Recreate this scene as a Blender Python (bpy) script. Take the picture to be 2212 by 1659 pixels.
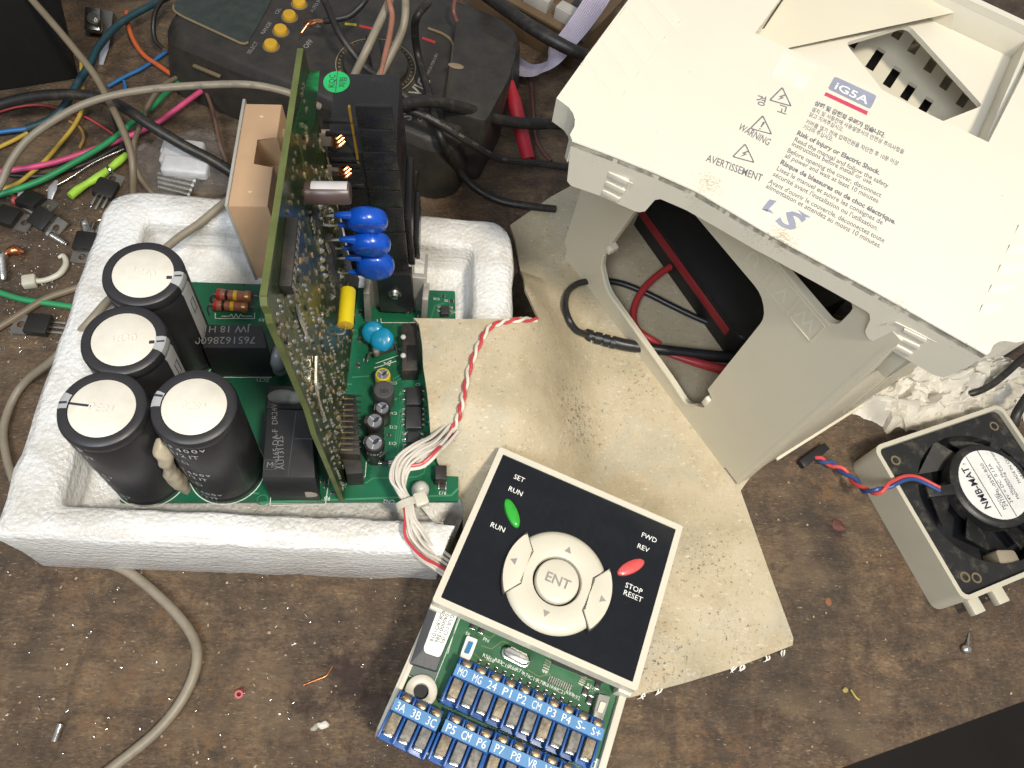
import bpy, bmesh, math, random
from mathutils import Vector as V, Matrix
from mathutils.geometry import tessellate_polygon
for _o in list(bpy.data.objects): bpy.data.objects.remove(_o)
SC = bpy.context.scene
COL = SC.collection
RG = random.Random(7)
S = .001                      # all lengths below are millimetres
rad = math.radians
# ---------------------------------------------------------------- camera
FPX, CX, CY, HC = 1700., 1106., 829.5, 335.
NN = V((-256, 870, 1700)).normalized()
D1 = V((4, -3295, 1700)); D1 = (D1 - NN * D1.dot(NN)).normalized()
E2 = D1.cross(-NN).normalized()
CAMP = V((0, 0, HC))
def camw(v): return V((v.dot(E2), v.dot(D1), -v.dot(NN)))
cam = bpy.data.cameras.new('camera'); co = bpy.data.objects.new('camera', cam); COL.objects.link(co)
cam.sensor_width = 36; cam.lens = 36 * FPX / 2212; cam.clip_start = .01; cam.clip_end = 20
_x, _y, _z = camw(V((1, 0, 0))), camw(V((0, -1, 0))), camw(V((0, 0, -1)))
co.matrix_world = Matrix(((_x.x, _y.x, _z.x, 0), (_x.y, _y.y, _z.y, 0), (_x.z, _y.z, _z.z, HC * S), (0, 0, 0, 1)))
SC.camera = co
# ---------------------------------------------------------------- light
def lamp(name, pos, target, size, power, color):
    l = bpy.data.lights.new(name, 'AREA'); l.shape = 'DISK'; l.size = size * S; l.energy = power; l.color = color
    o = bpy.data.objects.new(name, l); COL.objects.link(o); o.location = V(pos) * S
    o.rotation_euler = (V(target) - V(pos)).to_track_quat('-Z', 'Y').to_euler(); return o
lamp('work_lamp', (270, -290, 1090), (70, 120, 30), 130, 1.5, (1, .91, .76)).data.spread = rad(62)
lamp('soft_fill_light', (-500, -900, 1500), (0, 150, 0), 700, 20, (.88, .94, 1))  # added fill lamp behind the camera, softens the shadows
wd = bpy.data.worlds.new('World'); SC.world = wd; wd.use_nodes = True
wd.node_tree.nodes['Background'].inputs[0].default_value = (.92, .95, 1, 1)
wd.node_tree.nodes['Background'].inputs[1].default_value = .36
SC.view_settings.view_transform = 'Standard'; SC.view_settings.look = 'None'
SC.view_settings.exposure = 0; SC.view_settings.gamma = 1
# ---------------------------------------------------------------- places
def ray(x, y): return camw(V((x - CX, y - CY, FPX)))
def at(x, y, z):              # the point at height z that the photo shows there
    r = ray(x, y); return CAMP + r * ((z - HC) / r.z)
def onpl(x, y, p0, nrm):
    r = ray(x, y); return CAMP + r * ((p0 - CAMP).dot(nrm) / r.dot(nrm))
class Fr:                     # a local frame (mm)
    def __init__(s, o, u, v=None, w=None):
        s.o = V(o); s.u = V(u).normalized()
        if v is not None:
            v = V(v); s.v = (v - s.u * v.dot(s.u)).normalized(); s.w = s.u.cross(s.v)
        else:
            w = V(w); s.w = (w - s.u * w.dot(s.u)).normalized(); s.v = s.w.cross(s.u)
    def __call__(s, a, b, c=0): return s.o + s.u * a + s.v * b + s.w * c
    def px(s, x, y, c=0):
        p = onpl(x, y, s.o + s.w * c, s.w) - s.o; return (p.dot(s.u), p.dot(s.v))
    def M(s):
        return Matrix(((s.u.x, s.v.x, s.w.x, s.o.x), (s.u.y, s.v.y, s.w.y, s.o.y), (s.u.z, s.v.z, s.w.z, s.o.z), (0, 0, 0, 1)))
    def sub(s, a, b, c=0, rot=0):
        q = rad(rot); return Fr(s(a, b, c), s.u * math.cos(q) + s.v * math.sin(q), v=-s.u * math.sin(q) + s.v * math.cos(q))
WF = Fr((0, 0, 0), (1, 0, 0), v=(0, 1, 0))
def spline(pts, k=6):
    pts = [V(p) for p in pts]; out = []
    if len(pts) < 3: return pts
    P = [pts[0] * 2 - pts[1]] + pts + [pts[-1] * 2 - pts[-2]]
    for i in range(1, len(P) - 2):
        a, b, c, d = P[i - 1:i + 3]
        for j in range(k):
            t = j / k
            out.append(.5 * (2 * b + (c - a) * t + (2 * a - 5 * b + 4 * c - d) * t * t + (3 * b - a - 3 * c + d) * t ** 3))
    return out + [pts[-1]]
# ---------------------------------------------------------------- meshes
class B:
    def __init__(s): s.bm = bmesh.new()
    def _t(s, vs, T):
        if T is not None:
            m = T.M() if isinstance(T, Fr) else T
            for v in vs: v.co = m @ v.co
    def _add(s, bm):
        vm = {}
        for v in bm.verts: vm[v] = s.bm.verts.new(v.co)
        for f in bm.faces: s.bm.faces.new([vm[v] for v in f.verts])
        bm.free(); return list(vm.values())
    def box(s, x0, x1, y0, y1, z0, z1, bev=0, T=None, seg=2):
        bm = bmesh.new(); bmesh.ops.create_cube(bm, size=1)
        for v in bm.verts: v.co = V(((x0 + x1) / 2 + v.co.x * (x1 - x0), (y0 + y1) / 2 + v.co.y * (y1 - y0), (z0 + z1) / 2 + v.co.z * (z1 - z0)))
        if bev: bmesh.ops.bevel(bm, geom=bm.edges[:], offset=min(bev, .45 * min(abs(x1 - x0), abs(y1 - y0), abs(z1 - z0))), segments=seg, affect='EDGES', profile=.5)
        s._t(s._add(bm), T); return s
    def prism(s, pts, z0, z1, T=None, bev=0, top=None):     # top: other outline for the upper face
        bm = bmesh.new()
        a = [bm.verts.new((p[0], p[1], z0)) for p in pts]
        b = [bm.verts.new((p[0], p[1], z1)) for p in (top or pts)]
        n = len(a)
        ar = sum(pts[i][0] * pts[(i + 1) % n][1] - pts[(i + 1) % n][0] * pts[i][1] for i in range(n))
        if ar < 0: a.reverse(); b.reverse()
        f1 = bm.faces.new(a[::-1]); f2 = bm.faces.new(b)
        for i in range(n): bm.faces.new((a[i], a[(i + 1) % n], b[(i + 1) % n], b[i]))
        if bev: bmesh.ops.bevel(bm, geom=list(f2.edges), offset=bev, segments=2, affect='EDGES', profile=.5, clamp_overlap=True)
        s._t(s._add(bm), T); return s
    def plate(s, outer, holes, z0, z1, T=None):
        loops = [outer] + list(holes)
        flat = [p for l in loops for p in l]
        tri = tessellate_polygon([[V((p[0], p[1], 0)) for p in l] for l in loops])
        a = [s.bm.verts.new((p[0], p[1], z0)) for p in flat]; b = [s.bm.verts.new((p[0], p[1], z1)) for p in flat]
        for t in tri:
            ar = (flat[t[1]][0] - flat[t[0]][0]) * (flat[t[2]][1] - flat[t[0]][1]) - (flat[t[2]][0] - flat[t[0]][0]) * (flat[t[1]][1] - flat[t[0]][1])
            if abs(ar) < 1e-9: continue
            t = t if ar > 0 else t[::-1]
            for q in ([b[i] for i in t], [a[i] for i in t[::-1]]):
                try: s.bm.faces.new(q)
                except ValueError: pass
        k = 0
        for l in loops:
            n = len(l)
            for i in range(n):
                j = (i + 1) % n
                try: s.bm.faces.new((a[k + i], a[k + j], b[k + j], b[k + i]))
                except ValueError: pass
            k += n
        s._t(a + b, T); return s
    def poly(s, pts, T=None):
        vs = [s.bm.verts.new(p) for p in pts]; s.bm.faces.new(vs); s._t(vs, T); return s
    def tube(s, pts, r, seg=8, k=6, caps=True, T=None, flat=1):
        P = spline(pts, k); n = len(P); rs = r if isinstance(r, (list, tuple)) else [r]
        up = V((0, 0, 1)); prev = None; rings = []
        for i, p in enumerate(P):
            d = (P[min(i + 1, n - 1)] - P[max(i - 1, 0)]).normalized()
            if prev is None: x = d.cross(up if abs(d.z) < .95 else V((1, 0, 0))).normalized()
            else: x = (prev - d * prev.dot(d)).normalized()
            prev = x; y = d.cross(x); q = i / max(1, n - 1) * (len(rs) - 1); j = min(int(q), len(rs) - 2) if len(rs) > 1 else 0
            rr = rs[0] if len(rs) == 1 else rs[j] + (rs[j + 1] - rs[j]) * (q - j)
            rings.append([s.bm.verts.new(p + (x * math.cos(6.28319 * t / seg) + y * math.sin(6.28319 * t / seg) * flat) * rr) for t in range(seg)])
        for A, C in zip(rings, rings[1:]):
            for t in range(seg): s.bm.faces.new((A[t], A[(t + 1) % seg], C[(t + 1) % seg], C[t]))
        if caps: s.bm.faces.new(rings[0][::-1]); s.bm.faces.new(rings[-1])
        s._t([v for g in rings for v in g], T); return s
    def lathe(s, prof, seg=24, T=None, sx=1, sy=1):           # profile [(r,z)...] from bottom to top
        rings = []; allv = []
        for r, z in prof:
            if r < 1e-6: g = [s.bm.verts.new((0, 0, z))]
            else: g = [s.bm.verts.new((r * sx * math.cos(6.28319 * t / seg), r * sy * math.sin(6.28319 * t / seg), z)) for t in range(seg)]
            rings.append(g); allv += g
        for A, C in zip(rings, rings[1:]):
            for t in range(seg):
                t2 = (t + 1) % seg
                if len(A) == 1 and len(C) == 1: continue
                if len(A) == 1: s.bm.faces.new((A[0], C[t2], C[t]))
                elif len(C) == 1: s.bm.faces.new((A[t], A[t2], C[0]))
                else: s.bm.faces.new((A[t], A[t2], C[t2], C[t]))
        s._t(allv, T); return s
    def cyl(s, r, z0, z1, seg=20, T=None, bev=0, sx=1, sy=1):
        if bev: pr = [(0, z0), (r - bev, z0), (r, z0 + bev), (r, z1 - bev), (r - bev, z1), (0, z1)]
        else: pr = [(0, z0), (r, z0), (r, z1), (0, z1)]
        return s.lathe(pr, seg, T, sx, sy)
    def ell(s, c, rx, ry, rz, T=None, seg=12, rings=8):
        pr = [(math.sin(math.pi * i / rings), -math.cos(math.pi * i / rings)) for i in range(rings + 1)]
        pr[0] = (0, -1); pr[-1] = (0, 1)
        m = Matrix.Translation(V(c)) @ Matrix.Diagonal((rx, ry, rz, 1))
        if T is not None: m = (T.M() if isinstance(T, Fr) else T) @ m
        return s.lathe(pr, seg, m)
    def mesh(s, name, org=V((0, 0, 0)), mats=(), ang=38):
        me = bpy.data.meshes.new(name)
        bmesh.ops.recalc_face_normals(s.bm, faces=s.bm.faces[:])
        for f in s.bm.faces: f.smooth = True
        s.bm.to_mesh(me); s.bm.free()
        me.transform(Matrix.Scale(S, 4) @ Matrix.Translation(-org))
        me.set_sharp_from_angle(angle=rad(ang))
        for m in mats: me.materials.append(m)
        return me
ORG = {}
def empty(name, loc, label, cat, group=None):
    o = bpy.data.objects.new(name, None); COL.objects.link(o); o.location = V(loc) * S; ORG[o.name] = V(loc)
    o.empty_display_size = .01
    o['label'] = label; o['category'] = cat
    if group: o['group'] = group
    return o
def obj(name, b, m, parent=None, label=None, cat=None, group=None, kind=None, ang=38):
    org = ORG[parent.name] if parent else V((0, 0, 0))
    if parent is None and not kind and len(b.bm.verts):
        lo = V([min(v.co[i] for v in b.bm.verts) for i in range(3)]); hi = V([max(v.co[i] for v in b.bm.verts) for i in range(3)])
        org = V(((lo.x + hi.x) / 2, (lo.y + hi.y) / 2, lo.z))
    me = b.mesh(name, org, (m,) if not isinstance(m, (list, tuple)) else m, ang)
    o = bpy.data.objects.new(name, me); COL.objects.link(o)
    if parent: o.parent = parent
    else: o.location = org * S
    ORG[o.name] = org
    if label: o['label'] = label
    if cat: o['category'] = cat
    if group: o['group'] = group
    if kind: o['kind'] = kind
    return o
def inst(name, me, pos, parent=None, rot=None, scale=None):
    o = bpy.data.objects.new(name, me); COL.objects.link(o)
    if parent: o.parent = parent; o.location = (V(pos) - ORG[parent.name]) * S
    else: o.location = V(pos) * S
    if rot is not None: o.rotation_euler = rot if not isinstance(rot, Fr) else rot.M().to_euler()
    if scale: o.scale = (scale,) * 3 if isinstance(scale, (int, float)) else scale
    ORG[o.name] = V(pos); return o
def text(name, lines, mat, parent, kind=None, label=None):
    """lines: list of (string, Fr at baseline start, size mm, fit width or None, bold, align, shear)"""
    bm = bmesh.new()
    for L in lines:
        st, fr, size, fit, bold = (list(L) + [None, 0][len(L) - 3:])[:5]; al = L[5] if len(L) > 5 else 'LEFT'; sh = L[6] if len(L) > 6 else 0
        cu = bpy.data.curves.new('t', 'FONT'); cu.body = st; cu.size = size; cu.align_x = al; cu.resolution_u = 2; cu.offset = bold * size; cu.shear = sh
        o = bpy.data.objects.new('t', cu); COL.objects.link(o)
        bpy.context.view_layer.update()
        me = bpy.data.meshes.new_from_object(o)
        if fit and len(me.vertices):
            xs = [v.co.x for v in me.vertices]; k = fit / max(1e-6, max(xs) - min(0, min(xs)))
            me.transform(Matrix.Diagonal((k, 1, 1, 1)))
        me.transform(fr.M()); bm.from_mesh(me)
        bpy.data.objects.remove(o); bpy.data.curves.remove(cu); bpy.data.meshes.remove(me)
    b = B(); b.bm.free(); b.bm = bm
    me = bpy.data.meshes.new(name); bm.to_mesh(me); bm.free()
    me.transform(Matrix.Scale(S, 4) @ Matrix.Translation(-ORG[parent.name])); me.materials.append(mat)
    o = bpy.data.objects.new(name, me); COL.objects.link(o); o.parent = parent; ORG[o.name] = ORG[parent.name]
    if kind: o['kind'] = kind
    if label: o['label'] = label
    return o
def rrect(x0, x1, y0, y1, r, k=4):
    out = []
    for cx, cy, a in ((x1 - r, y1 - r, 0), (x0 + r, y1 - r, 90), (x0 + r, y0 + r, 180), (x1 - r, y0 + r, 270)):
        for i in range(k + 1):
            t = rad(a + 90 * i / k); out.append((cx + r * math.cos(t), cy + r * math.sin(t)))
    return out
def roundpoly(pts, r, k=3):
    out = []; n = len(pts)
    for i in range(n):
        p, a, c = V(pts[i][:2]), V(pts[i - 1][:2]), V(pts[(i + 1) % n][:2])
        rr = r[i] if isinstance(r, (list, tuple)) else r
        if rr <= 0: out.append(tuple(p)); continue
        d1 = (a - p); d2 = (c - p); q = min(rr, d1.length * .45, d2.length * .45)
        s_, e_ = p + d1.normalized() * q, p + d2.normalized() * q
        for j in range(k + 1):
            t = j / k; out.append(tuple(s_ * (1 - t) ** 2 + p * 2 * t * (1 - t) + e_ * t * t))
    return out
# ---------------------------------------------------------------- materials
MATS = {}
class NT:
    def __init__(s, name):
        s.m = bpy.data.materials.new(name); s.m.use_nodes = True; s.t = s.m.node_tree; s.p = s.t.nodes['Principled BSDF']
        s.tc = s.t.nodes.new('ShaderNodeTexCoord').outputs['Object']
    def n(s, typ, **kw):
        o = s.t.nodes.new('ShaderNode' + typ)
        for k, v in kw.items():
            if hasattr(o, k): setattr(o, k, v)
            else: s.put(o.inputs[k.replace('_', ' ')], v)
        return o
    def put(s, inp, v):
        if hasattr(v, 'links'): s.t.links.new(v, inp)
        else: inp.default_value = v
    def noise(s, sc, det=4, rough=.6, vec=None, dist=0):       # sc: features per mm
        o = s.n('TexNoise', Scale=sc * 1000, Detail=det, Roughness=rough, Distortion=dist); s.t.links.new(vec or s.tc, o.inputs['Vector']); return o.outputs[0]
    def ramp(s, v, stops):
        o = s.n('ValToRGB'); s.put(o.inputs[0], v); el = o.color_ramp.elements
        while len(el) < len(stops): el.new(.5)
        for e, (p, c) in zip(el, stops):
            e.position = p; e.color = (c, c, c, 1) if isinstance(c, (int, float)) else (*c, 1)
        return o.outputs[0]
    def mix(s, f, a, b, mode='MIX'):
        o = s.n('Mix', data_type='RGBA', blend_type=mode); s.put(o.inputs[0], f)
        for i, v in ((6, a), (7, b)): s.put(o.inputs[i], v if hasattr(v, 'links') else (*v, 1))
        return o.outputs[2]
    def math(s, op, a, b=0):
        o = s.n('Math', operation=op); s.put(o.inputs[0], a); s.put(o.inputs[1], b); return o.outputs[0]
    def bump(s, h, st=.3, dist=.3):
        o = s.n('Bump', Strength=st, Distance=dist * S); s.put(o.inputs['Height'], h); s.t.links.new(o.outputs[0], s.p.inputs['Normal']); return o
    def stretch(s, sx, sy, sz, rz=0):
        o = s.n('Mapping'); s.t.links.new(s.tc, o.inputs[0]); o.inputs['Scale'].default_value = (sx, sy, sz); o.inputs['Rotation'].default_value = (0, 0, rad(rz)); return o.outputs[0]
def spots(t, c, lst, col, freq, lo, hi, k=1, gain=.22):      # wear that sits at given places, broken up by noise
    pos = t.n('NewGeometry').outputs['Position']; near = None
    for (x, y, z, r_, k_) in lst:
        d_ = t.n('VectorMath', operation='DISTANCE'); t.t.links.new(pos, d_.inputs[0]); d_.inputs[1].default_value = at(x, y, z) * S
        f_ = t.ramp(t.math('DIVIDE', d_.outputs['Value'], r_ * S), ((0, k_), (1, 0))); near = f_ if near is None else t.math('MAXIMUM', near, f_)
    m = t.ramp(t.math('ADD', t.noise(freq, 7, .75), t.math('MULTIPLY', near, gain)), ((lo, 0), (hi, k)))
    return t.mix(m, c, col)
def srgb(r, g, b): return tuple((c / 255 / 12.92 if c <= 10 else ((c / 255 + .055) / 1.055) ** 2.4) for c in (r, g, b))
def mat(name, col, rough=.5, metal=0, var=.12, vs=.08, bump=0, bs=1.5, spec=.5, coat=0, wear=None, dirt=None, dirtc=(.1, .07, .045), dlo=.55, dhi=.72, ds=.15, alpha=None, trans=0, sss=0):
    if name in MATS: return MATS[name]
    t = NT(name); p = t.p
    a = t.ramp(t.noise(vs, 5), ((.3, 1 - var), (.7, 1 + var)))
    c = t.mix(1., col, a, 'MULTIPLY')
    if dirt:
        m = t.ramp(t.noise(ds, 8, .7), ((dlo, 0), (dhi, dirt))); c = t.mix(m, c, dirtc)
    if wear: c = spots(t, c, wear, (.30, .215, .12), 1.3, .63, .72, .6)
    t.put(p.inputs['Base Color'], c)
    rn = t.math('MULTIPLY_ADD', t.noise(vs * 4, 4), .2); rn.node.inputs[2].default_value = max(0, rough - .1); t.put(p.inputs['Roughness'], rn)
    p.inputs['Metallic'].default_value = metal; p.inputs['Specular IOR Level'].default_value = spec
    if coat: p.inputs['Coat Weight'].default_value = coat; p.inputs['Coat Roughness'].default_value = .12
    if bump: t.bump(t.noise(bs, 4), .5, bump)
    if trans: p.inputs['Transmission Weight'].default_value = trans
    if alpha is not None: p.inputs['Alpha'].default_value = alpha
    if sss: p.inputs['Subsurface Weight'].default_value = sss; p.inputs['Subsurface Radius'].default_value = (.003, .003, .003); p.inputs['Subsurface Scale'].default_value = 1
    MATS[name] = t.m; return t.m
# ---------------------------------------------------------------- the setting
def bench_mat():
    t = NT('worn_board'); p = t.p
    st = t.stretch(.42, 1, 1, -14)
    big = t.noise(.016, 6, .65, dist=.6); mid = t.noise(.16, 9, .8, st, .4); fine = t.noise(.9, 5, .75, t.stretch(.5, 1, 1, -14))
    c = t.ramp(mid, ((.28, (.045, .031, .021)), (.44, (.13, .085, .05)), (.58, (.22, .14, .078)), (.75, (.36, .24, .14))))
    c = t.mix(t.ramp(big, ((.36, .75), (.58, 0))), c, (.045, .034, .027))
    c = t.mix(t.ramp(t.noise(.03, 5, .6, dist=1), ((.56, 0), (.7, .6))), c, (.15, .078, .04))
    c = t.mix(t.ramp(t.noise(.035, 3, .5), ((.66, 0), (.76, .6))), c, (.03, .014, .014))
    c = t.mix(t.ramp(fine, ((.34, .6), (.56, 0))), c, (.018, .014, .011))
    c = t.mix(t.ramp(t.noise(.5, 6, .8, t.stretch(.4, 1, 1, -20)), ((.56, 0), (.7, .28))), c, (.25, .185, .12))
    c = t.mix(t.ramp(t.noise(.045, 6, .7, t.stretch(1, .5, 1, 20), dist=.8), ((.42, .55), (.56, 0))), c, (.04, .028, .02))
    c = t.mix(t.ramp(t.noise(.028, 5, .65, t.stretch(.5, 1, 1, 20)), ((.52, 0), (.66, .5))), c, (.185, .13, .078))
    c = t.mix(t.ramp(t.noise(1.3, 3, .6, t.stretch(.25, 1, 1, 10)), ((.62, 0), (.72, .75))), c, (.38, .29, .18))
    c = t.mix(t.ramp(t.noise(.42, 6, .7), ((.7, 0), (.76, .6))), c, (.45, .4, .33))
    c = spots(t, c, [(760, 1480, 0, 34, 1), (700, 1440, 0, 22, .8), (690, 1530, 0, 20, .7), (560, 1330, 0, 16, .5), (1050, 1620, 0, 14, .4), (520, 1420, 0, 10, .4), (1815, 1140, 0, 9, .7), (1720, 1240, 0, 26, .4), (1650, 1580, 0, 30, .4), (60, 500, 0, 40, .4), (1950, 1400, 0, 40, .4)], (.028, .014, .012), .06, .6, .72, .85)
    c = spots(t, c, [(230, 1480, 0, 30, .6), (330, 1340, 0, 24, .6), (470, 1600, 0, 28, .6), (560, 1250, 0, 14, .5), (940, 1400, 0, 12, .5), (1790, 1060, 0, 20, .8), (1560, 1640, 0, 26, .8), (2050, 1500, 0, 18, .6), (150, 690, 0, 14, .8), (200, 480, 0, 10, .8)], (.19, .105, .05), .12, .6, .74, .8)
    t.put(p.inputs['Base Color'], c)
    t.put(p.inputs['Roughness'], t.ramp(t.noise(.2, 5), ((.35, .38), (.65, .75))))
    p.inputs['Specular IOR Level'].default_value = .45
    h = t.math('ADD', t.math('MULTIPLY', fine, .5), t.math('ADD', mid, t.math('MULTIPLY', t.noise(2.2, 3), .25)))
    t.bump(h, .85, 1.2); return t.m
def foam_mat():
    t = NT('packing_foam'); p = t.p
    vo = t.n('TexVoronoi', Scale=500., Randomness=1.); t.t.links.new(t.tc, vo.inputs['Vector'])
    mp = t.n('Mapping'); t.t.links.new(t.tc, mp.inputs[0]); mp.inputs['Scale'].default_value = (.05, .05, 1)
    lay = t.noise(.5, 3, .6, mp.outputs[0])
    d = t.ramp(t.noise(.035, 6, .65), ((.45, (.80, .80, .79)), (.72, (.70, .68, .64))))
    c = t.mix(t.ramp(vo.outputs['Distance'], ((.2, 1), (.9, .86))), (.6, .6, .6), d, 'MIX')
    c = t.mix(t.ramp(lay, ((.38, .5), (.52, 0))), c, (.5, .46, .4))
    t.put(p.inputs['Base Color'], c); p.inputs['Roughness'].default_value = .17; p.inputs['Specular IOR Level'].default_value = .6
    p.inputs['Subsurface Weight'].default_value = .25; p.inputs['Subsurface Radius'].default_value = (.004, .004, .004); p.inputs['Subsurface Scale'].default_value = 1
    h = t.math('ADD', t.math('MULTIPLY', vo.outputs['Distance'], -.8), t.math('ADD', t.math('MULTIPLY', lay, 1.1), t.math('MULTIPLY', t.noise(1.1, 3), .8)))
    t.bump(h, .8, .75); return t.m
def board_mat():
    t = NT('buff_fibreboard'); p = t.p
    c = t.ramp(t.noise(.022, 6, .6), ((.3, (.35, .30, .205)), (.5, (.47, .40, .275)), (.7, (.55, .475, .35))))
    c = t.mix(t.ramp(t.noise(.05, 6, .65, dist=.5), ((.52, 0), (.7, .5))), c, (.36, .28, .17))
    c = t.mix(t.ramp(t.noise(.02, 5, .6, dist=1.), ((.52, 0), (.6, .45))), c, (.40, .385, .31))
    c = t.mix(t.ramp(t.noise(.9, 5, .7, t.stretch(1, .4, 1, 40)), ((.58, 0), (.72, .6))), c, (.2, .15, .09))
    c = t.mix(t.ramp(t.noise(.7, 3, .6, t.stretch(.5, 1.2, 1, -20)), ((.6, 0), (.75, .6))), c, (.74, .69, .58))
    pos = t.n('NewGeometry').outputs['Position']
    near = None
    for (x, y, r_, k_) in ((1165, 955, 15, .95), (1185, 975, 11, .9), (905, 700, 14, .6), (1240, 905, 26, .35), (1540, 1200, 30, .3), (1420, 1420, 34, .35), (1600, 1350, 22, .3), (1150, 830, 16, .35), (1400, 780, 24, .35), (935, 940, 18, .4)):
        d_ = t.n('VectorMath', operation='DISTANCE'); t.t.links.new(pos, d_.inputs[0]); q_ = at(x, y, 14); d_.inputs[1].default_value = q_ * S
        f_ = t.math('MULTIPLY', t.ramp(t.math('DIVIDE', d_.outputs['Value'], r_ * S), ((0, k_), (1, 0))), 1); near = f_ if near is None else t.math('MAXIMUM', near, f_)
    spn = t.noise(.5, 7, .8)
    sp = t.ramp(t.math('ADD', spn, t.math('MULTIPLY', near, .26)), ((.6, 0), (.66, 1)))
    c = t.mix(t.math('MULTIPLY', sp, .85), c, (.06, .04, .028))
    c = t.mix(t.ramp(t.noise(.16, 7, .75), ((.64, 0), (.7, .5))), c, (.26, .18, .1))
    t.put(p.inputs['Base Color'], c); p.inputs['Roughness'].default_value = .62; p.inputs['Specular IOR Level'].default_value = .3
    t.bump(t.math('ADD', t.noise(1.4, 5, .7), t.math('MULTIPLY', t.noise(.06, 3), 3)), .5, .35); return t.m
BENCH = bench_mat()
EA, EB = at(1821, 1659, 0), at(2212, 1516, 0)
ed = (EB - EA).normalized(); en = V((-ed.y, ed.x, 0))
bp = [EA - ed * 900, EB + ed * 900, EB + ed * 900 + en * 1300, EA - ed * 900 + en * 1300]
b = B(); b.prism([(q.x, q.y) for q in bp], -24, 0, bev=1.2); obj('bench_top', b, BENCH, kind='structure')
b = B(); b.poly([(-3000, -3000, -760), (3000, -3000, -760), (3000, 3000, -760), (-3000, 3000, -760)])
obj('floor', b, mat('dark_floor', (.035, .025, .018), .8, bump=.5, vs=.01), kind='structure')
# ---------------------------------------------------------------- plastics
CREAM = mat('cream_plastic', (.68, .64, .535), .42, wear=[(1245, 300, 146, 7, 1), (1290, 325, 146, 6, .8), (1350, 355, 146, 5, .6), (1530, 400, 150, 9, .9), (1500, 415, 146, 7, .8), (1690, 515, 150, 9, 1), (1720, 490, 150, 6, .7), (1640, 500, 146, 8, .7), (1940, 668, 150, 7, .8), (2080, 760, 150, 8, .9), (2100, 740, 148, 6, .7), (2055, 15, 146, 8, .9), (1980, 30, 140, 8, .6)], var=.03, vs=.02, bump=.05, bs=3, dirt=.8, dirtc=(.3, .22, .12), dlo=.68, dhi=.74, ds=.35)
CREAM2 = mat('cream_body_plastic', (.62, .57, .445), .45, var=.04, vs=.02, bump=.05, bs=3, dirt=.6, dirtc=(.28, .2, .1), dlo=.68, dhi=.76, ds=.2)
GREYP = mat('grey_print', (.17, .17, .19), .5)
GREYB = mat('grey_badge', (.27, .28, .36), .5); REDB = mat('red_bar', (.55, .06, .12), .5); WHITEP = mat('white_print', (.82, .82, .78), .5)
BLACK = mat('black_plastic', (.016, .016, .018), .38, bump=.04, bs=4, var=.2)
BLACKM = mat('dusty_black_plastic', (.022, .021, .02), .55, bump=.08, bs=3, dirt=.35, dirtc=(.16, .12, .08), dlo=.5, dhi=.75, ds=.12)
STEEL = mat('bright_metal', (.72, .71, .68), .25, 1, bump=.03)
DULLM = mat('dull_metal', (.42, .40, .37), .42, 1, bump=.06)
TIN = mat('solder_metal', (.66, .64, .56), .28, 1)
GOLD = mat('gold_pin', (.75, .6, .32), .3, 1)
COPPER = mat('copper', (.78, .30, .14), .3, 1)
# ---------------------------------------------------------------- inverter case body
G0, G1 = at(1230, 570, 2), at(1590, 1050, 2)
P = Fr(G0, G1 - G0, v=(0, 0, 1)); WD = 126
case = empty('inverter_case', P(70, 0, -60), 'empty cream inverter case body standing on the buff board under the loose cover', 'case')
w1 = [(18.5, 30), (20, 23), (28.7, 13.4), (85, 10.3), (98, 8.5), (101.4, 13.8), (105.4, 18.8), (105.8, 29.5), (101.6, 31), (101.8, 93), (95, 100), (38, 100), (27, 78), (25.3, 68), (20.7, 42), (23.7, 41)]
w1 = roundpoly(w1, [1, 2, 5, 3, 3, 1, 1, .6, .6, 5, 6, 5, 3, 2, .5, .5])
w2 = roundpoly([(86, 117.6), (121, 117.2), (123.6, 120), (123.6, 131), (86, 131)], [2, 2, 2, 3, 2])
ol = [(-4.6, 0), (131, 0), (132, 2.4), (141.4, 2.4), (141.4, 136), (-6, 136), (-8, 60), (-8, 9), (-4.6, 6)]
b = B(); b.plate(ol, [w1, w2], -2.6, 0, P); obj('front_wall', b, CREAM2, case, ang=30)
PU = Fr(P(0, 0, 0), P.u, w=P.v)                    # across, into the case, up
b = B()
b.prism(roundpoly([(141.4, 0), (141.8, 9.5), (138.5, 9.5), (138.5, 0)], [.4, 3.5, .5, .3]), 2.4, 130, PU)
b.box(137.6, 140.6, 9.5, WD, 1, 126, .4, PU); b.box(137, 141.8, 26, WD, 0, 1.6, .3, PU)
for k in (0, 1, 2): b.box(140, 142, 50 + k * 9, 52.5 + k * 9, 30, 126, .4, PU)
obj('side_wall', b, CREAM2, case)
b = B(); b.box(-7.5, -4.8, 2.6, WD, 0, 134, .4, PU); obj('side_wall', b, CREAM2, case)
b = B(); b.box(-7.5, 139, WD, WD + 3, 0, 134, .4, PU); obj('back_wall', b, CREAM2, case)
for x0, x1, z0, z1 in ((20, 22.8, 36.5, 40), (103.4, 106, 22.5, 28)): b = B(); b.box(x0, x1, z0, z1, -4, 1.6, .4, P); obj('snap_tab', b, CREAM, case)
b = B()
for q in ((w1[:24], 0), ):                      # raised rounded lip on the sill of the opening
    b.tube([P(x, z, -.4) for x, z in q[0]], .9, 6, 1)
obj('opening_lip', b, CREAM2, case)
b = B()
def line(b, fr, p, q, w, h=.25):
    d = V((q[0] - p[0], q[1] - p[1])); n = V((-d.y, d.x)).normalized() * w / 2
    b.prism([(p[0] + n.x, p[1] + n.y), (p[0] - n.x, p[1] - n.y), (q[0] - n.x, q[1] - n.y), (q[0] + n.x, q[1] + n.y)], -.05, h, fr)
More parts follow.
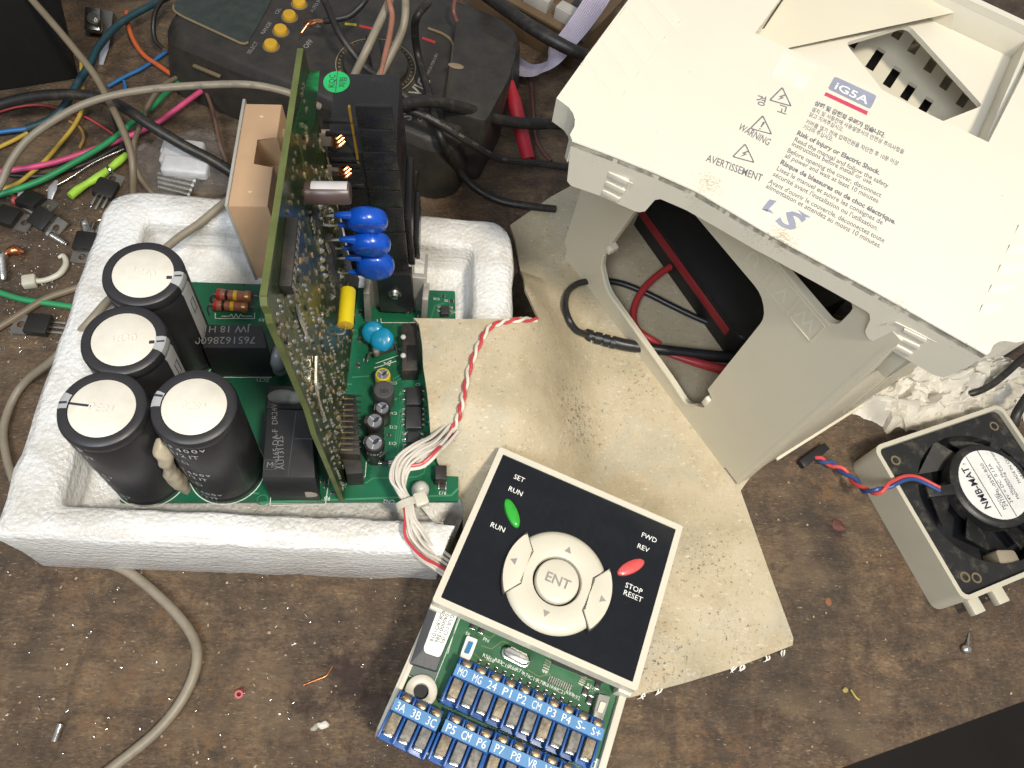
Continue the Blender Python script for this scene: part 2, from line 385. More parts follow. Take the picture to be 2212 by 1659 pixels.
for p, q in (((78, 103.6), (120.6, 103.6)), ((78, 114.3), (120.6, 114.3)), ((120.6, 103.6), (120.6, 114.3)), ((92.5, 103.6), (92.5, 114.3)), ((95, 103.6), (95, 114.3)), ((106.8, 103.6), (106.8, 114.3)), ((109, 103.6), (109, 114.3)), ((86, 116.1), (122, 116.1))):
    line(b, P, p, q, .45)
obj('raised_panel', b, CREAM2, case)
text('embossed_letters', [(c, P.sub(x, 112.3, .25, 180), 8.6, None, .01) for c, x in (('U', 87.5), ('V', 104), ('W', 118.6))], CREAM, case)
b = B(); b.box(138.5, 146, 12, 24, 106, 122, 1.2, PU); obj('clip_catch', b, CREAM2, case)
# ---------------------------------------------------------------- inverter cover
NL, NR = at(1225, 320, 150), at(2130, 800, 150)
ca = (NR - NL).normalized(); cb = V((-ca.y, ca.x, 0)) * math.cos(rad(5)) + V((0, 0, math.sin(rad(5))))
C = Fr(NL, ca, v=cb)
cover = empty('inverter_cover', C(73, 60, -20), 'cream inverter front cover with printed warnings lying askew on top of the case', 'cover')
near = [C.px(*q) for q in ((1236, 302), (1330, 337), (1420, 373), (1503, 410), (1580, 455), (1659, 502), (1900, 632), (2134, 765))]
rsc = [C.px(*q) for q in ((2139, 760), (2146, 745), (2158, 738), (2171, 736), (2196, 740))]
ra = rsc[-1]; top = near + rsc + [(ra[0] + 3, ra[1] + 3), (160, 60), (161, 150), (-14, 150)]
lsc = [C.px(*q) for q in ((1202, 212), (1216, 222), (1229, 232), (1238, 245), (1242, 258), (1241, 273), (1231, 291))]
top += [C.px(1266, 122)] + lsc
fr_ = C.px(2205, 52)
hole = [(31, 82.6), (118.5, 85), (121.5, fr_[1]), (34, fr_[1])]
b = B(); b.plate(top, [hole], -3, 0, C); obj('top_panel', b, CREAM, cover, ang=25)
L = Fr(C(0, 0, 0), C.u, v=C.w)
LB = ((1236, 332), (1231, 375), (1241, 390), (1291, 415), (1371, 461), (1383, 464), (1395, 460), (1403, 442), (1418, 434), (1659, 557), (1789, 627), (1876, 675), (1883, 685), (1868, 710), (1874, 730), (1904, 742), (1951, 767), (2019, 804), (2041, 809), (2059, 805), (2089, 785), (2104, 790), (2134, 768))
low = [L.px(*q, c=-7) for q in LB]
b = B(); nr = near[::-1]
def curve_b(x):
    for (x0, y0), (x1, y1) in zip(near, near[1:]):
        if x0 <= x <= x1: return y0 + (y1 - y0) * (x - x0) / (x1 - x0)
    return near[0][1] if x < near[0][0] else near[-1][1]
n = 90; xs = [near[0][0] + (near[-1][0] - near[0][0]) * i / n for i in range(n + 1)]
def lowz(x):
    best = -3
    for (x0, z0), (x1, z1) in zip(low, low[1:]):
        lo_, hi_ = min(x0, x1), max(x0, x1)
        if lo_ <= x <= hi_: best = min(best, z0 + (z1 - z0) * (x - x0) / ((x1 - x0) or 1e-6))
    return best
for off in (0, 2.6):                                    # outer and inner skins of the front lip
    for x0, x1 in zip(xs, xs[1:]):
        z0, z1 = lowz(x0 + 1e-4), lowz(x1 - 1e-4)
        b.poly([C(x0, curve_b(x0) + off, z0), C(x1, curve_b(x1) + off, z1), C(x1, curve_b(x1) + off, -.3), C(x0, curve_b(x0) + off, -.3)])
for x0, x1 in zip(xs, xs[1:]):
    z0, z1 = lowz(x0 + 1e-4), lowz(x1 - 1e-4)
    b.poly([C(x0, curve_b(x0), z0), C(x0, curve_b(x0) + 2.6, z0), C(x1, curve_b(x1) + 2.6, z1), C(x1, curve_b(x1), z1)])
bmesh.ops.remove_doubles(b.bm, verts=b.bm.verts[:], dist=.02)
b.tube([C(x, curve_b(x) + .5, -.55) for x in xs[::3]], .75, 8, 2); obj('front_lip', b, CREAM, cover, ang=30)
b = B()
def skirt(pts, h):
    for (x0, y0), (x1, y1) in zip(pts, pts[1:]):
        d = V((x1 - x0, y1 - y0)); m = V((d.y, -d.x)).normalized() * 2.4
        b.prism([(x0, y0), (x1, y1), (x1 - m.x, y1 - m.y), (x0 - m.x, y0 - m.y)], -h, -2.9, C)
skirt([(-14, 150)] + top[-8:] + [near[0]], 11)
skirt([near[-1]] + rsc + [(ra[0] + 3, ra[1] + 3), (160, 60), (161, 150)], 11)
skirt([(161, 150), (-14, 150)], 11); obj('side_lip', b, CREAM, cover, ang=30)
bars = [((1318, 367), (1360, 388), (1354, 398), (1313, 378)), ((1311, 387), (1353, 408), (1349, 418), (1307, 398)), ((1305, 406), (1342, 425), (1337, 434), (1300, 416)),
        ((1956, 704), (2004, 727), (2000, 736), (1951, 712)), ((1941, 719), (1989, 742), (1984, 750), (1936, 726)), ((1926, 732), (1973, 757), (1968, 764), (1921, 740))]
for q in bars:
    bb = [L.px(*p, c=-7) for p in q]; cbv = curve_b(sum(p[0] for p in bb) / 4)
    b = B(); b.prism([(x, z) for x, z in bb], -cbv - .3, -cbv + .7, L, bev=.25); obj('grip_bar', b, CREAM, cover)
for s0, s1 in (((1285, 352), (1368, 393)), ((1936, 692), (2030, 738))):
    b = B(); p, q = L.px(*s0, c=-7), L.px(*s1, c=-7); cbv = curve_b((p[0] + q[0]) / 2); line(b, Fr(L(0, 0, -cbv), L.u, v=L.v), p, q, .35, .3)
    line(b, Fr(L(0, 0, -cbv), L.u, v=L.v), p, (p[0] - 1.5, p[1] - 3), .35, .3); line(b, Fr(L(0, 0, -cbv), L.u, v=L.v), q, (q[0] - .5, q[1] - 3), .35, .3)
    obj('clip_outline', b, CREAM, cover)
for tr, br, bl, tl in (((635, 510), (850, 970), (800, 1055), (560, 640)), ((750, 355), (975, 800), (915, 885), (640, 500)), ((870, 215), (1090, 635), (1035, 715), (770, 340)), ((985, 65), (1205, 485), (1150, 560), (880, 200)), ((1130, -10), (1320, 325), (1270, 390), (1000, 50)), ((1290, -40), (1450, 190), (1400, 240), (1140, -40))):
    q = [C.px(1106 + x / 4, y / 4) for x, y in (tr, br, bl, tl)]
    b = B(); vs = [C(q[0][0], q[0][1], .9), C(q[1][0], q[1][1], .9), C(q[2][0], q[2][1], .03), C(q[3][0], q[3][1], .03), C(q[0][0], q[0][1], -.2), C(q[1][0], q[1][1], -.2)]
    b.poly([vs[0], vs[1], vs[2], vs[3]]); b.poly([vs[0], vs[4], vs[5], vs[1]]); b.poly([vs[1], vs[5], vs[2]]); b.poly([vs[0], vs[3], vs[4]])
    obj('vent_rib', b, CREAM, cover)
for k in range(5):
    x, y = 2199 - k * 19.5, 488 + k * 43
    q = [C.px(*p) for p in ((x, y), (x + 62 - k * 4, y - 5), (x + 54 - k * 4, y + 14), (x - 8, y + 19))]
    b = B(); vs = [C(q[0][0], q[0][1], .8), C(q[1][0], q[1][1], .8), C(q[2][0], q[2][1], .03), C(q[3][0], q[3][1], .03), C(q[0][0], q[0][1], -.2), C(q[1][0], q[1][1], -.2)]
    b.poly(vs[:4]); b.poly([vs[0], vs[4], vs[5], vs[1]]); b.poly([vs[1], vs[5], vs[2]]); b.poly([vs[0], vs[3], vs[4]])
    obj('vent_rib', b, CREAM, cover)
# recessed keypad bay with its opening and the slotted grille under it
RD = -13
win = roundpoly([C.px(*q, c=RD) for q in ((1826, 92), (1962, 52), (2123, 228), (2036, 262), (1906, 194))], [2.5, 3, 2, .5, .5])
fl = [(24, 74), (125, 76), (126, fr_[1] + 4), (30, fr_[1] + 4)]
b = B(); b.plate(fl, [win], RD - 2, RD, C); obj('bay_floor', b, CREAM, cover)
b = B(); b.box(hole[1][0] - .2, hole[1][0] + 2, 78, fr_[1] + 3, RD, -3, .2, C); b.box(30, 125, fr_[1], fr_[1] + 2, RD, -3, .2, C)
b.box(29.2, 31.2, 80, fr_[1], RD, -3, .2, C); b.box(30, 119, 80.4, 82.4, RD, -3, .2, C); obj('bay_wall', b, CREAM, cover)
f1, f2 = C.px(1640, 85, RD), C.px(2085, 2, RD)
b = B(); b.prism([(31.3, 83), f1, f2, (f2[0], fr_[1] - .2), (33.5, fr_[1] - .2)], RD + .1, RD + .4, C, top=[(31.3, 83), (f1[0] - 1, f1[1] + 1), (f2[0] - 2, f2[1] + 8), (f2[0] - 3, fr_[1] - .2), (33.5, fr_[1] - .2)])
b.bm.verts.ensure_lookup_table()
for v in b.bm.verts:
    q = v.co - C.o; h = q.dot(C.w)
    if h > RD + .25:
        d = max(0, (q.dot(C.v) - 84) * .12 + (60 - q.dot(C.u)) * .05); v.co += C.w * min(9, max(0, d))
obj('bay_slope', b, CREAM2, cover)  # darker body cream stands in for the shade on this slope
GD = -34; slots = []
def sl(cx, cy, L1=96, W1=58, dx=.55, dy=-.83):
    cx, cy = 1659 + cx / 4, cy / 4; L1 /= 4; W1 /= 4; q = []
    for s, t in ((-1, -1), (1, -1), (1, 1), (-1, 1)):
        q.append(C.px(cx + s * dx * L1 + t * .85 * W1 / 2, cy + s * dy * L1 + t * .52 * W1 / 2, GD))
    return q
for cx, cy, l1 in ((1120, 290, 60), (1270, 400, 85), (1410, 560, 85), (1545, 710, 85), (930, 510, 130), (1075, 665, 120), (1215, 790, 100), (1360, 915, 100), (1560, 300, 80), (1700, 480, 80), (760, 330, 110), (1690, 860, 85)): slots.append(sl(cx, cy, l1 * .8, 78))
b = B(); g4 = [C.px(*q, c=GD) for q in ((1760, 20), (2060, -10), (2230, 250), (2000, 330), (1840, 200))]
b.plate(g4, slots, GD - 1.5, GD, C); obj('slotted_grille', b, CREAM2, cover)
g5 = [C.px(*q, c=GD - 12) for q in ((1740, 20), (2060, -30), (2250, 250), (2000, 350), (1820, 200))]
b = B(); b.prism(g5, GD - 13, GD - 12, C); obj('slot_dark_sheet', b, BLACKM, cover)  # black sheet stands in for the shaded interior below the slots
# printing on the cover
def cl(st, x0, y0, x1, y1, h, bold=0):
    p, q = C.px(x0, y0), C.px(x1, y1); d = V((q[0] - p[0], q[1] - p[1]))
    return (st, Fr(C(p[0], p[1], .06), C.u * d.x + C.v * d.y, w=C.w), h, d.length, bold + .012)
T = [cl('상해 및 감전의 우려가 있습니다.', 1758, 226, 1910, 298, 2.7, .03), cl('설치 및 사용전에 사용설명서의 안전상 주의사항을', 1752, 239, 1951, 333, 2.5), cl('읽고 지켜주십시오.', 1746, 250, 1820, 285, 2.5),
     cl('커버를 열기 전에 입력전원을 차단한 후 10분 이상', 1739, 266, 1939, 358, 2.5), cl('기다려 주십시오.', 1733, 277, 1798, 306, 2.5),
     cl('Risk of Injury or Electric Shock.', 1720, 290, 1899, 378, 2.9, .025), cl('Read the manual and follow the safety', 1714, 304, 1917, 406, 2.9), cl('instructions before install or use.', 1709, 314, 1883, 400, 2.9),
     cl('Before opening the cover, disconnect', 1699, 328, 1902, 427, 2.9), cl('all power and wait at least 10 minutes.', 1694, 339, 1898, 440, 2.9),
     cl('Risque de blessures ou de choc électrique.', 1684, 353, 1933, 485, 2.9, .025), cl('Lisez le manuel et suivre les consignes de', 1676, 367, 1905, 486, 2.9), cl("sécurité avant l'installation ou l'utilisation.", 1668, 379, 1895, 499, 2.9),
     cl("Avant d'ouvrir le couvercle, déconnectez toute", 1659, 395, 1909, 525, 2.9), cl('alimentation et attendez au moins 10 minutes.', 1653, 405, 1901, 537, 2.9),
     cl('WARNING', 1593, 279, 1659, 315, 4.4), cl('AVERTISSEMENT', 1524, 348, 1644, 393, 4.4), cl('경', 1631, 223, 1652, 229, 5.), cl('고', 1677, 242, 1698, 249, 5.)]
text('warning_print', T, GREYP, cover)
p, q = C.px(1710, 468), C.px(1745, 492)
text('maker_logo', [('S', Fr(C(C.px(1672, 478)[0], C.px(1672, 478)[1], .06), C.u * .93 - C.v * .04, w=C.w), 10.5, 8.2, .035, 'LEFT', .25)], GREYB, cover)
b = B()
for pts in (((1662, 431), (1678, 434), (1656, 457), (1645, 452)), ((1645, 452), (1656, 457), (1671, 462), (1664, 453)), ((1722, 452), (1752, 470), (1737, 470))):
    b.prism([C.px(*q) for q in pts], .01, .06, C)
obj('maker_logo_stroke', b, GREYB, cover)
def qd(pts, m, name, h=.08, r=.6):
    b = B(); b.prism(roundpoly([C.px(*q) for q in pts], r), -.1, h, C); obj(name, b, m, cover)
qd(((1803, 165), (1894, 207), (1880, 236), (1788, 192)), GREYB, 'name_badge', r=1); qd(((1784, 199), (1875, 241), (1872, 249), (1780, 206)), REDB, 'badge_underline', r=.1)
text('badge_letters', [(lambda a: (a[0], Fr(a[1].o + C.w * .08, a[1].u, w=C.w), a[2], a[3], a[4]))(cl('iG5A', 1800, 191, 1872, 226, 4.9))], WHITEP, cover)
qd(((1693, 114), (1766, 144), (1734, 196), (1664, 164)), mat('blank_sticker', (.80, .74, .58), .5), 'blank_sticker', .15, .5)
for n_, (x, y, sy) in enumerate(((1686, 207, 0), (1644, 268, 1), (1606, 329, 0))):
    pts = [C.px(x + dx, y + dy) for dx, dy in ((4, -20), (25, 24), (-26, 10))]; ctr = V((sum(p[0] for p in pts) / 3, sum(p[1] for p in pts) / 3))
    outer = roundpoly(pts, .9); inner = roundpoly([tuple(ctr + (V(p) - ctr) * .8) for p in pts], .6)
    b = B(); b.plate(outer, [inner], -.05, .06, C)
    s_ = lambda u, v: (ctr.x + u, ctr.y + v)
    if sy: b.prism([s_(-.35, 2.1), s_(.4, 2.1), s_(.2, -.6), s_(-.2, -.6)], -.05, .06, C); b.prism([s_(-.25, -1.1), s_(.25, -1.1), s_(.25, -1.6), s_(-.25, -1.6)], -.05, .06, C)
    else: b.prism([s_(.5, 2.2), s_(-.9, .1), s_(-.1, .1), s_(-.7, -1.7), s_(.9, .6), s_(.1, .6), s_(1., 2.)], -.05, .06, C)
    obj('warning_symbol', b, GREYP, cover)
# ---------------------------------------------------------------- buff fibreboard sheet
CARD = board_mat()
def cz(X, Y=200):
    k = min(1, max(0, (Y - 88) / 50)); hi = 12 + 38 * (k * k * (3 - 2 * k)); t = min(1, max(0, (X - 36) / 54)); m = min(1, max(0, (Y - 196) / 45)); hi = 2.6 + (hi - 2.6) * (1 - m * m * (3 - 2 * m))
    return 2.6 + (hi - 2.6) * (.5 + .5 * math.cos(math.pi * t))
def card_at(px, py):
    z = 25
    for _ in range(40):
        q = at(px, py, z); z = .5 * z + .5 * cz(q.x, q.y)
    return at(px, py, z)
rim = [(893, 687), (905, 700), (912, 745), (914, 790), (923, 850), (930, 940), (946, 1000), (1000, 1085)]
out = [card_at(*q) for q in rim]
out += [V((25, 70, 0)), V((60, 40, 0))]
out += [card_at(*q) for q in ((1360, 1507), (1480, 1475), (1600, 1438), (1712, 1394), (1714, 1378), (1660, 1230), (1600, 1060))] + [V((190, 170, 0)), V((170, 300, 0)), V((105, 330, 0))]
out += [card_at(*q) for q in ((1236, 400), (1190, 425), (1102, 486), (1113, 520), (1124, 585), (1135, 625), (1164, 690), (1100, 688), (1000, 689))]
tri = tessellate_polygon([[V((p.x, p.y, 0)) for p in out]])
b = B(); vs = [b.bm.verts.new((p.x, p.y, 0)) for p in out]
for t in tri:
    try: b.bm.faces.new([vs[i] for i in t])
    except ValueError: pass
for x in list(range(14, 102, 4)) + [-y_ for y_ in range(84, 142, 4)]:
    g = b.bm.verts[:] + b.bm.edges[:] + b.bm.faces[:]
    bmesh.ops.bisect_plane(b.bm, geom=g, plane_co=(x, 0, 0) if x > 0 else (0, -x, 0), plane_no=(1, 0, 0) if x > 0 else (0, 1, 0))
bmesh.ops.recalc_face_normals(b.bm, faces=b.bm.faces[:])
if sum(f.normal.z for f in b.bm.faces) < 0: bmesh.ops.reverse_faces(b.bm, faces=b.bm.faces[:])
r = bmesh.ops.extrude_face_region(b.bm, geom=b.bm.faces[:]); low_ = {e for e in r['geom'] if isinstance(e, bmesh.types.BMVert)}
for v in b.bm.verts: v.co.z = cz(v.co.x, v.co.y) - (0 if v in low_ else 2.2)
obj('fibreboard_sheet', b, CARD, label='worn buff fibreboard sheet with torn edges under the keypad and the case', cat='board sheet')
# torn white paper fibres along its lower edge
WPAP = mat('torn_paper', (.8, .77, .7), .7)
for (x, y, n_) in ((1395, 1497, 3), (1425, 1488, 2), (1590, 1440, 2), (1606, 1436, 3), (1655, 1417, 2), (1690, 1404, 2)):
    for k in range(n_):
        q = card_at(x + RG.uniform(-6, 6), y + RG.uniform(-1, 1)); a_ = RG.uniform(-1.2, -.4)
        b = B(); b.tube([q, q + V((RG.uniform(-1.5, 1), -1.2, -.6)), q + V((RG.uniform(-3, 2), -2.4, -1.4))], [.3, .38, .1], 5, 3)
        o = obj('torn_fibre', b, WPAP, bpy.data.objects['fibreboard_sheet'])
# ---------------------------------------------------------------- keypad and terminal unit
K0, K1, K3 = (CAMP + (V(q_) - CAMP) * .954 for q_ in ((35.3, 126.7, 32), (112.5, 96.4, 29.6), (8.5, 62.4, 35.5)))
K = Fr(K0, K1 - K0, v=K0 - K3)
KW, KH = 79.1, 66.6
key = empty('keypad_unit', K(41, -50, -29), 'operator keypad with green and red oval buttons above a row of blue terminals', 'keypad')
GLASS = mat('glossy_black_face', (.008, .009, .012), .14, spec=.5, var=.2, bump=.01, bs=.15, dirt=.22, dirtc=(.2, .2, .2), dlo=.66, dhi=.74, ds=.9)
KEYC = mat('cream_keys', (.60, .565, .465), .38, var=.03, dirt=.5, dirtc=(.3, .22, .12), dlo=.68, dhi=.76, ds=.4)
PCB = mat('green_solder_mask', (.010, .115, .055), .3, var=.25, vs=.03, bump=.02)
PCB2 = mat('green_control_board', (.03, .12, .055), .35, var=.3, vs=.06)
TRACE = mat('board_trace', (.05, .22, .11), .35)
SILK = mat('white_silkscreen', (.72, .74, .68), .6)
BLUEB = mat('terminal_blue', (.014, .085, .30), .35, var=.1, dirt=.5, dirtc=(.08, .09, .12), dlo=.55, dhi=.75, ds=.4); BLUEL = mat('terminal_light_blue', (.085, .24, .47), .45, var=.1, vs=.2)
b = B(); b.plate(rrect(0, KW, -KH, 0, 1), [rrect(2.4, KW - 2.4, -KH + 2.4, -2.4, .4)], -6.5, 0, K)
for x0, x1, y0, y1 in ((0, 2, -KH, 0), (KW - 2, KW, -KH, 0), (0, KW, -2, 0)): b.box(x0 + .05, x1 - .05, y0 + .05, y1 - .05, -20, -6, 0, K)
b.box(0.05, 5, -KH - 1, -KH + 5, -20, -6, .3, K); b.box(KW - 5, KW - .05, -KH - 1, -KH + 5, -20, -6, .3, K)
obj('keypad_frame', b, KEYC, key)
b = B(); b.box(2.2, KW - 2.2, -KH + 2.2, -2.2, -3, -.5, 0, K); obj('face_plate', b, GLASS, key)
def kt(st, x, y, h, al='LEFT'):
    a_, c_ = K.px(x, y); return (st, K.sub(a_, c_, -.44), h, None, 0, al)
for x_ in (kt('SET', 1109, 1032, 2.9), kt('RUN', 1097, 1058, 2.9), kt('RUN', 1058, 1136, 2.9), kt('FWD', 1385, 1158, 2.9), kt('REV', 1376, 1182, 2.9), kt('STOP', 1350, 1267, 2.9), kt('RESET', 1346, 1283, 2.9)): text('key_print', [x_], WHITEP, key)
def kel(name, x, y, L1, W1, ang, m):
    a_, c_ = K.px(x, y); b = B(); T = K.sub(a_, c_, -.5, ang).M()
    b.lathe([(1, -1), (1, .55), (.92, 1.15), (.7, 1.5), (0, 1.6)], 28, T @ Matrix.Diagonal((L1, W1, 1, 1))); obj(name, b, m, key)
def kang(p, q): a_, c_ = K.px(*p), K.px(*q); return math.degrees(math.atan2(c_[1] - a_[1], c_[0] - a_[0]))
kel('run_button', 1106, 1108, 6.1, 2.3, kang((1094, 1079), (1118, 1138)), mat('green_button', (.03, .36, .035), .3, coat=.4))
kel('stop_button', 1363, 1225, 6.1, 2.4, kang((1332, 1240), (1393, 1211)), mat('red_button', (.62, .085, .085), .3, coat=.4))
dc = K.px(1202, 1257); D = K.sub(dc[0], dc[1], -.5)
R0 = 18.6
b = B(); b.lathe([(R0 + 1, -1), (R0 + .8, .4), (R0, 1.5), (R0 - 1.6, 2.1), (9.9, 2.2), (9.3, 1.9), (8.9, -.5)], 72, D); obj('jog_ring', b, KEYC, key)
b = B(); b.lathe([(8.3, -1), (8.3, 1.9), (7.9, 2.5), (6.5, 2.9), (0, 3)], 40, D); obj('enter_button', b, KEYC, key)
for s, nm in ((0, 'side_key'), (180, 'side_key')):
    pts = [(20.6 * math.cos(rad(t)), 20.6 * math.sin(rad(t))) for t in range(-36, 37, 4)] + [(12.3, 6.2), (13.2, 0), (12.3, -6.2)]
    b = B(); b.prism([(x - .3 if x < 14 else x + .25, y * 1.05) for x, y in pts], -1, 2.35, D.sub(0, 0, 0, s)); obj('key_gap', b, mat('key_gap_dark', (.05, .045, .035), .6), key)
    b = B(); b.prism(pts, -1, 3.2, D.sub(0, 0, 0, s), bev=.6); obj('side_key', b, KEYC, key)
KG = mat('grey_key_print', (.27, .25, .23), .5)
text('key_letters', [('ENT', D.sub(0, -1.9, 3.02), 5.2, None, .02, 'CENTER')], KG, key)
for ang, r in ((90, 12.8), (0, 17.9), (180, 17.9), (270, 13.)):
    q = D.sub(0, 0, 2.2 if ang % 180 else 3.21, ang - 90); b = B(); b.prism([(-1.35, r - 1.1), (1.35, r - 1.1), (0, r + 1.3)], 0, .05, q); obj('arrow_mark', b, KG, key)
SEG = mat('unlit_segments', (.010, .0115, .013), .16)
b = B()
for k in range(4):
    a_, c_ = K.px(1178 + k * 38.5, 1098 + k * 20)
    for (x, y, w_, h_) in ((0, 4.2, 3.2, .7), (0, 0, 3.2, .7), (0, -4.2, 3.2, .7), (-1.8, 2.1, .7, 3.2), (1.8, 2.1, .7, 3.2), (-1.8, -2.1, .7, 3.2), (1.8, -2.1, .7, 3.2)):
        b.box(a_ + x - w_ / 2, a_ + x + w_ / 2, c_ + y - h_ / 2, c_ + y + h_ / 2, -.52, -.43, 0, K)
obj('display_segments', b, SEG, key)
# lower tray with the control board
PW = -13.5
BL = K.px(815, 1562, -11)[1]
yb = BL - 1.5
b = B(); b.box(.2, 2.9, yb, -KH + 3, -41, -11, .3, K); b.box(1.2, 1.7, yb + .2, -KH + 3, -11, -10.6, 0, K); b.box(KW - 2.9, KW - .2, yb, -KH + 3, -41, -11, .3, K)
b.box(.4, KW - .4, yb, -.5, -24, -21, .3, K); obj('lower_tray', b, KEYC, key)
b = B(); b.box(3, KW - 3, yb, -5, PW - 1.6, PW, 0, K); obj('control_board', b, PCB2, key)
def kb(x0, y0, x1, y1, w0, w1, bev=0, b=None, turn=0):          # box between two pixels' places on level w1
    p, q = K.px(x0, y0, w1), K.px(x1, y1, w1); b = b or B(); b.box(min(p[0], q[0]), max(p[0], q[0]), min(p[1], q[1]), max(p[1], q[1]), w0, w1, bev, K); return b
def terminal(n, p0, p1, names, name, hw=3.25):
    """a row of n screw terminals; p0 and p1 are the pixels of the first and last label"""
    TL_ = -3.6; a0, a1 = V(K.px(*p0, c=TL_)), V(K.px(*p1, c=TL_)); d = (a1 - a0) / (n - 1); pit = d.length
    f = Fr(K(a0.x, a0.y, 0), K.u * d.x + K.v * d.y, w=K.w)
    x0, x1 = -pit / 2, pit * (n - .5)
    b = B(); b.box(x0, x1, -2.1, 2.1, PW, TL_, .3, f)
    for k in range(n + 1): b.box(x0 + k * pit - .45, x0 + k * pit + .45, -11, -2, PW, -7.2, .2, f)
    b.box(x0, x1, -10.9, -2, PW, PW + 2.4, .2, f); b.box(x0, x1, 2, 5.2, PW, -6.9, .3, f)
    for k in range(n): b.box(x0 + k * pit + .2, x0 + k * pit + 1, 2, 4.6, -6.9, -4.6, .2, f); b.box(x0 + k * pit + 1.35, x0 + k * pit + 1.6, 2, 4.6, -6.9, -5.2, .1, f)
    o = obj('terminal_block', b, BLUEB, key)
    b = B(); b.box(x0 + .05, x1 - .05, -2, 2, TL_, TL_ + .1, 0, f); obj('label_strip', b, BLUEL, o)
    text('terminal_letters', [(nm, f.sub(k * pit - .85 * len(nm), -1.4, TL_ + .13), 3.9, 1.72 * len(nm), .0) for k, nm in enumerate(names)], WHITEP, o)
    for k in range(n):
        b = B(); b.prism(roundpoly([(-1.75, 0), (1.75, 0), (1.75, 6.2), (-1.75, 6.2)], .3), PW, -5.9, Fr(f(k * pit, -8.4, 0), f.u, v=f.v), bev=.5)
        obj('wire_clamp', b, mat('clamp_grey', (.20, .19, .17), .6, .45, var=.4, vs=.5, bump=.35, bs=1.6) if k % 3 else mat('worn_metal', (.25, .21, .15), .55, .5, var=.4, vs=.5, bump=.3, bs=1.6), o)
        b = B(); b.box(k * pit - 1.6, k * pit + 1.6, -9.5, -8.35, PW + 2, -7.4, .25, f); obj('clamp_lip', b, STEEL, o)
        b = B(); T = f.sub(k * pit + .6, 3.6, -6.8).M() @ Matrix.Diagonal((1.75, 1.45, 1, 1)); b.lathe([(1, -.2), (1, .35), (.85, .5), (0, .5)], 16, T)
        b.box(k * pit - .9, k * pit + 2.1, 3.4, 3.8, -6.32, -6.2, 0, f)
        obj('terminal_screw', b, mat('brown_screw', (.33, .25, .17), .4, 1), o)
terminal(10, (999, 1452), (1287, 1581), ['MO', 'MG', '24', 'P1', 'P2', 'CM', 'P3', 'P4', 'S-', 'S+'], 't')
terminal(3, (866, 1527), (931, 1559), ['3A', '3B', '3C'], 't'); terminal(3, (974, 1574), (1040, 1605), ['P5', 'CM', 'P6'], 't'); terminal(5, (1078, 1618), (1222, 1680), ['P7', 'P8', 'VR', 'V1', 'I'], 't')
# relay box with the serial sticker
def kq(pts, w0, w1, m, name, r=.3, bev=0, par=None):
    b = B(); b.prism(roundpoly([K.px(*q, c=w1) for q in pts], r), w0, w1, K, bev=bev); return obj(name, b, m, par or key)
rel = kq(((930, 1300), (992, 1318), (943, 1449), (886, 1432)), PW, -8.2, mat('slate_relay', (.045, .047, .055), .5), 'relay', .4, .3)
kq(((884, 1435), (945, 1453), (934, 1475), (874, 1452)), PW, -11.5, mat('grey_green_base', (.1, .13, .11), .5), 'relay_base', .3)
kq(((951, 1302), (995, 1312), (954, 1412), (948, 1420), (918, 1410), (915, 1400)), -8.2, -8.05, WHITEP, 'serial_sticker', [.1, .1, .8, .8, .8, .8], par=rel)
def sfr(x, y, dx, dy, c): 
    p, q = K.px(x, y, c), K.px(x + dx, y + dy, c); return Fr(K(p[0], p[1], c), K.u * (q[0] - p[0]) + K.v * (q[1] - p[1]), w=K.w)
text('serial_print', [('G5A I/O (P)', sfr(974, 1326, -32 * .45, 80 * .45, -8), 2.2, None), ('10400001386', sfr(965, 1318, -32 * .45, 80 * .45, -8), 2.2, None), ('80818O1016', sfr(954, 1318, -32 * .45, 80 * .45, -8), 2.2, None)], BLACK, rel)
sw = kq(((1009, 1372), (1033, 1381), (1018, 1420), (1012, 1429), (994, 1421), (996, 1410)), PW, -9.5, WHITEP, 'slide_switch', .6, .3)
kq(((1013, 1385), (1023, 1388), (1013, 1412), (1003, 1409)), -9.5, -8.6, mat('switch_blue', (.02, .17, .36), .4), 'slider', .2, par=sw)
sw = kq(((1294, 1498), (1319, 1505), (1302, 1558), (1280, 1548)), PW, -9.5, mat('clear_grey_switch', (.3, .3, .27), .35), 'slide_switch', .6, .3)
kq(((1298, 1515), (1310, 1519), (1301, 1541), (1290, 1537)), -9.5, -8.8, mat('switch_ivory', (.62, .6, .48), .4), 'slider', .3, par=sw)
a_, c_ = K.px(910, 1493, -10.5); b = B(); b.lathe([(5.6, -3), (5.6, -.3), (5.2, 0), (3.1, 0), (2.7, -.3), (2.6, -3)], 36, K.sub(a_, c_, -10.5)); obj('mounting_boss', b, KEYC, key)
b = B(); b.cyl(2.65, -3.1, -2.4, 20, K.sub(a_, c_, -10.5)); obj('screw_hole', b, BLACK, key)
a_, c_ = K.px(1117, 1416, -9.5); d_ = K.px(1140, 1428, -9.5); q = Fr(K(a_, c_, -9.5), K.u * (d_[0] - a_) + K.v * (d_[1] - c_), w=K.w)
b = B(); b.prism(rrect(-5.6, 5.6, -2.3, 2.3, 2.25, 6), -3, -2.4, q, bev=.2); b.prism(rrect(-5, 5, -1.9, 1.9, 1.85, 6), -2.6, .3, q, bev=.6); obj('crystal', b, STEEL, key, ang=50)
ic = kq(((1196, 1411), (1313, 1462), (1301, 1476), (1193, 1432)), PW, PW + 1.2, mat('ic_black', (.018, .018, .019), .5), 'chip', .3)
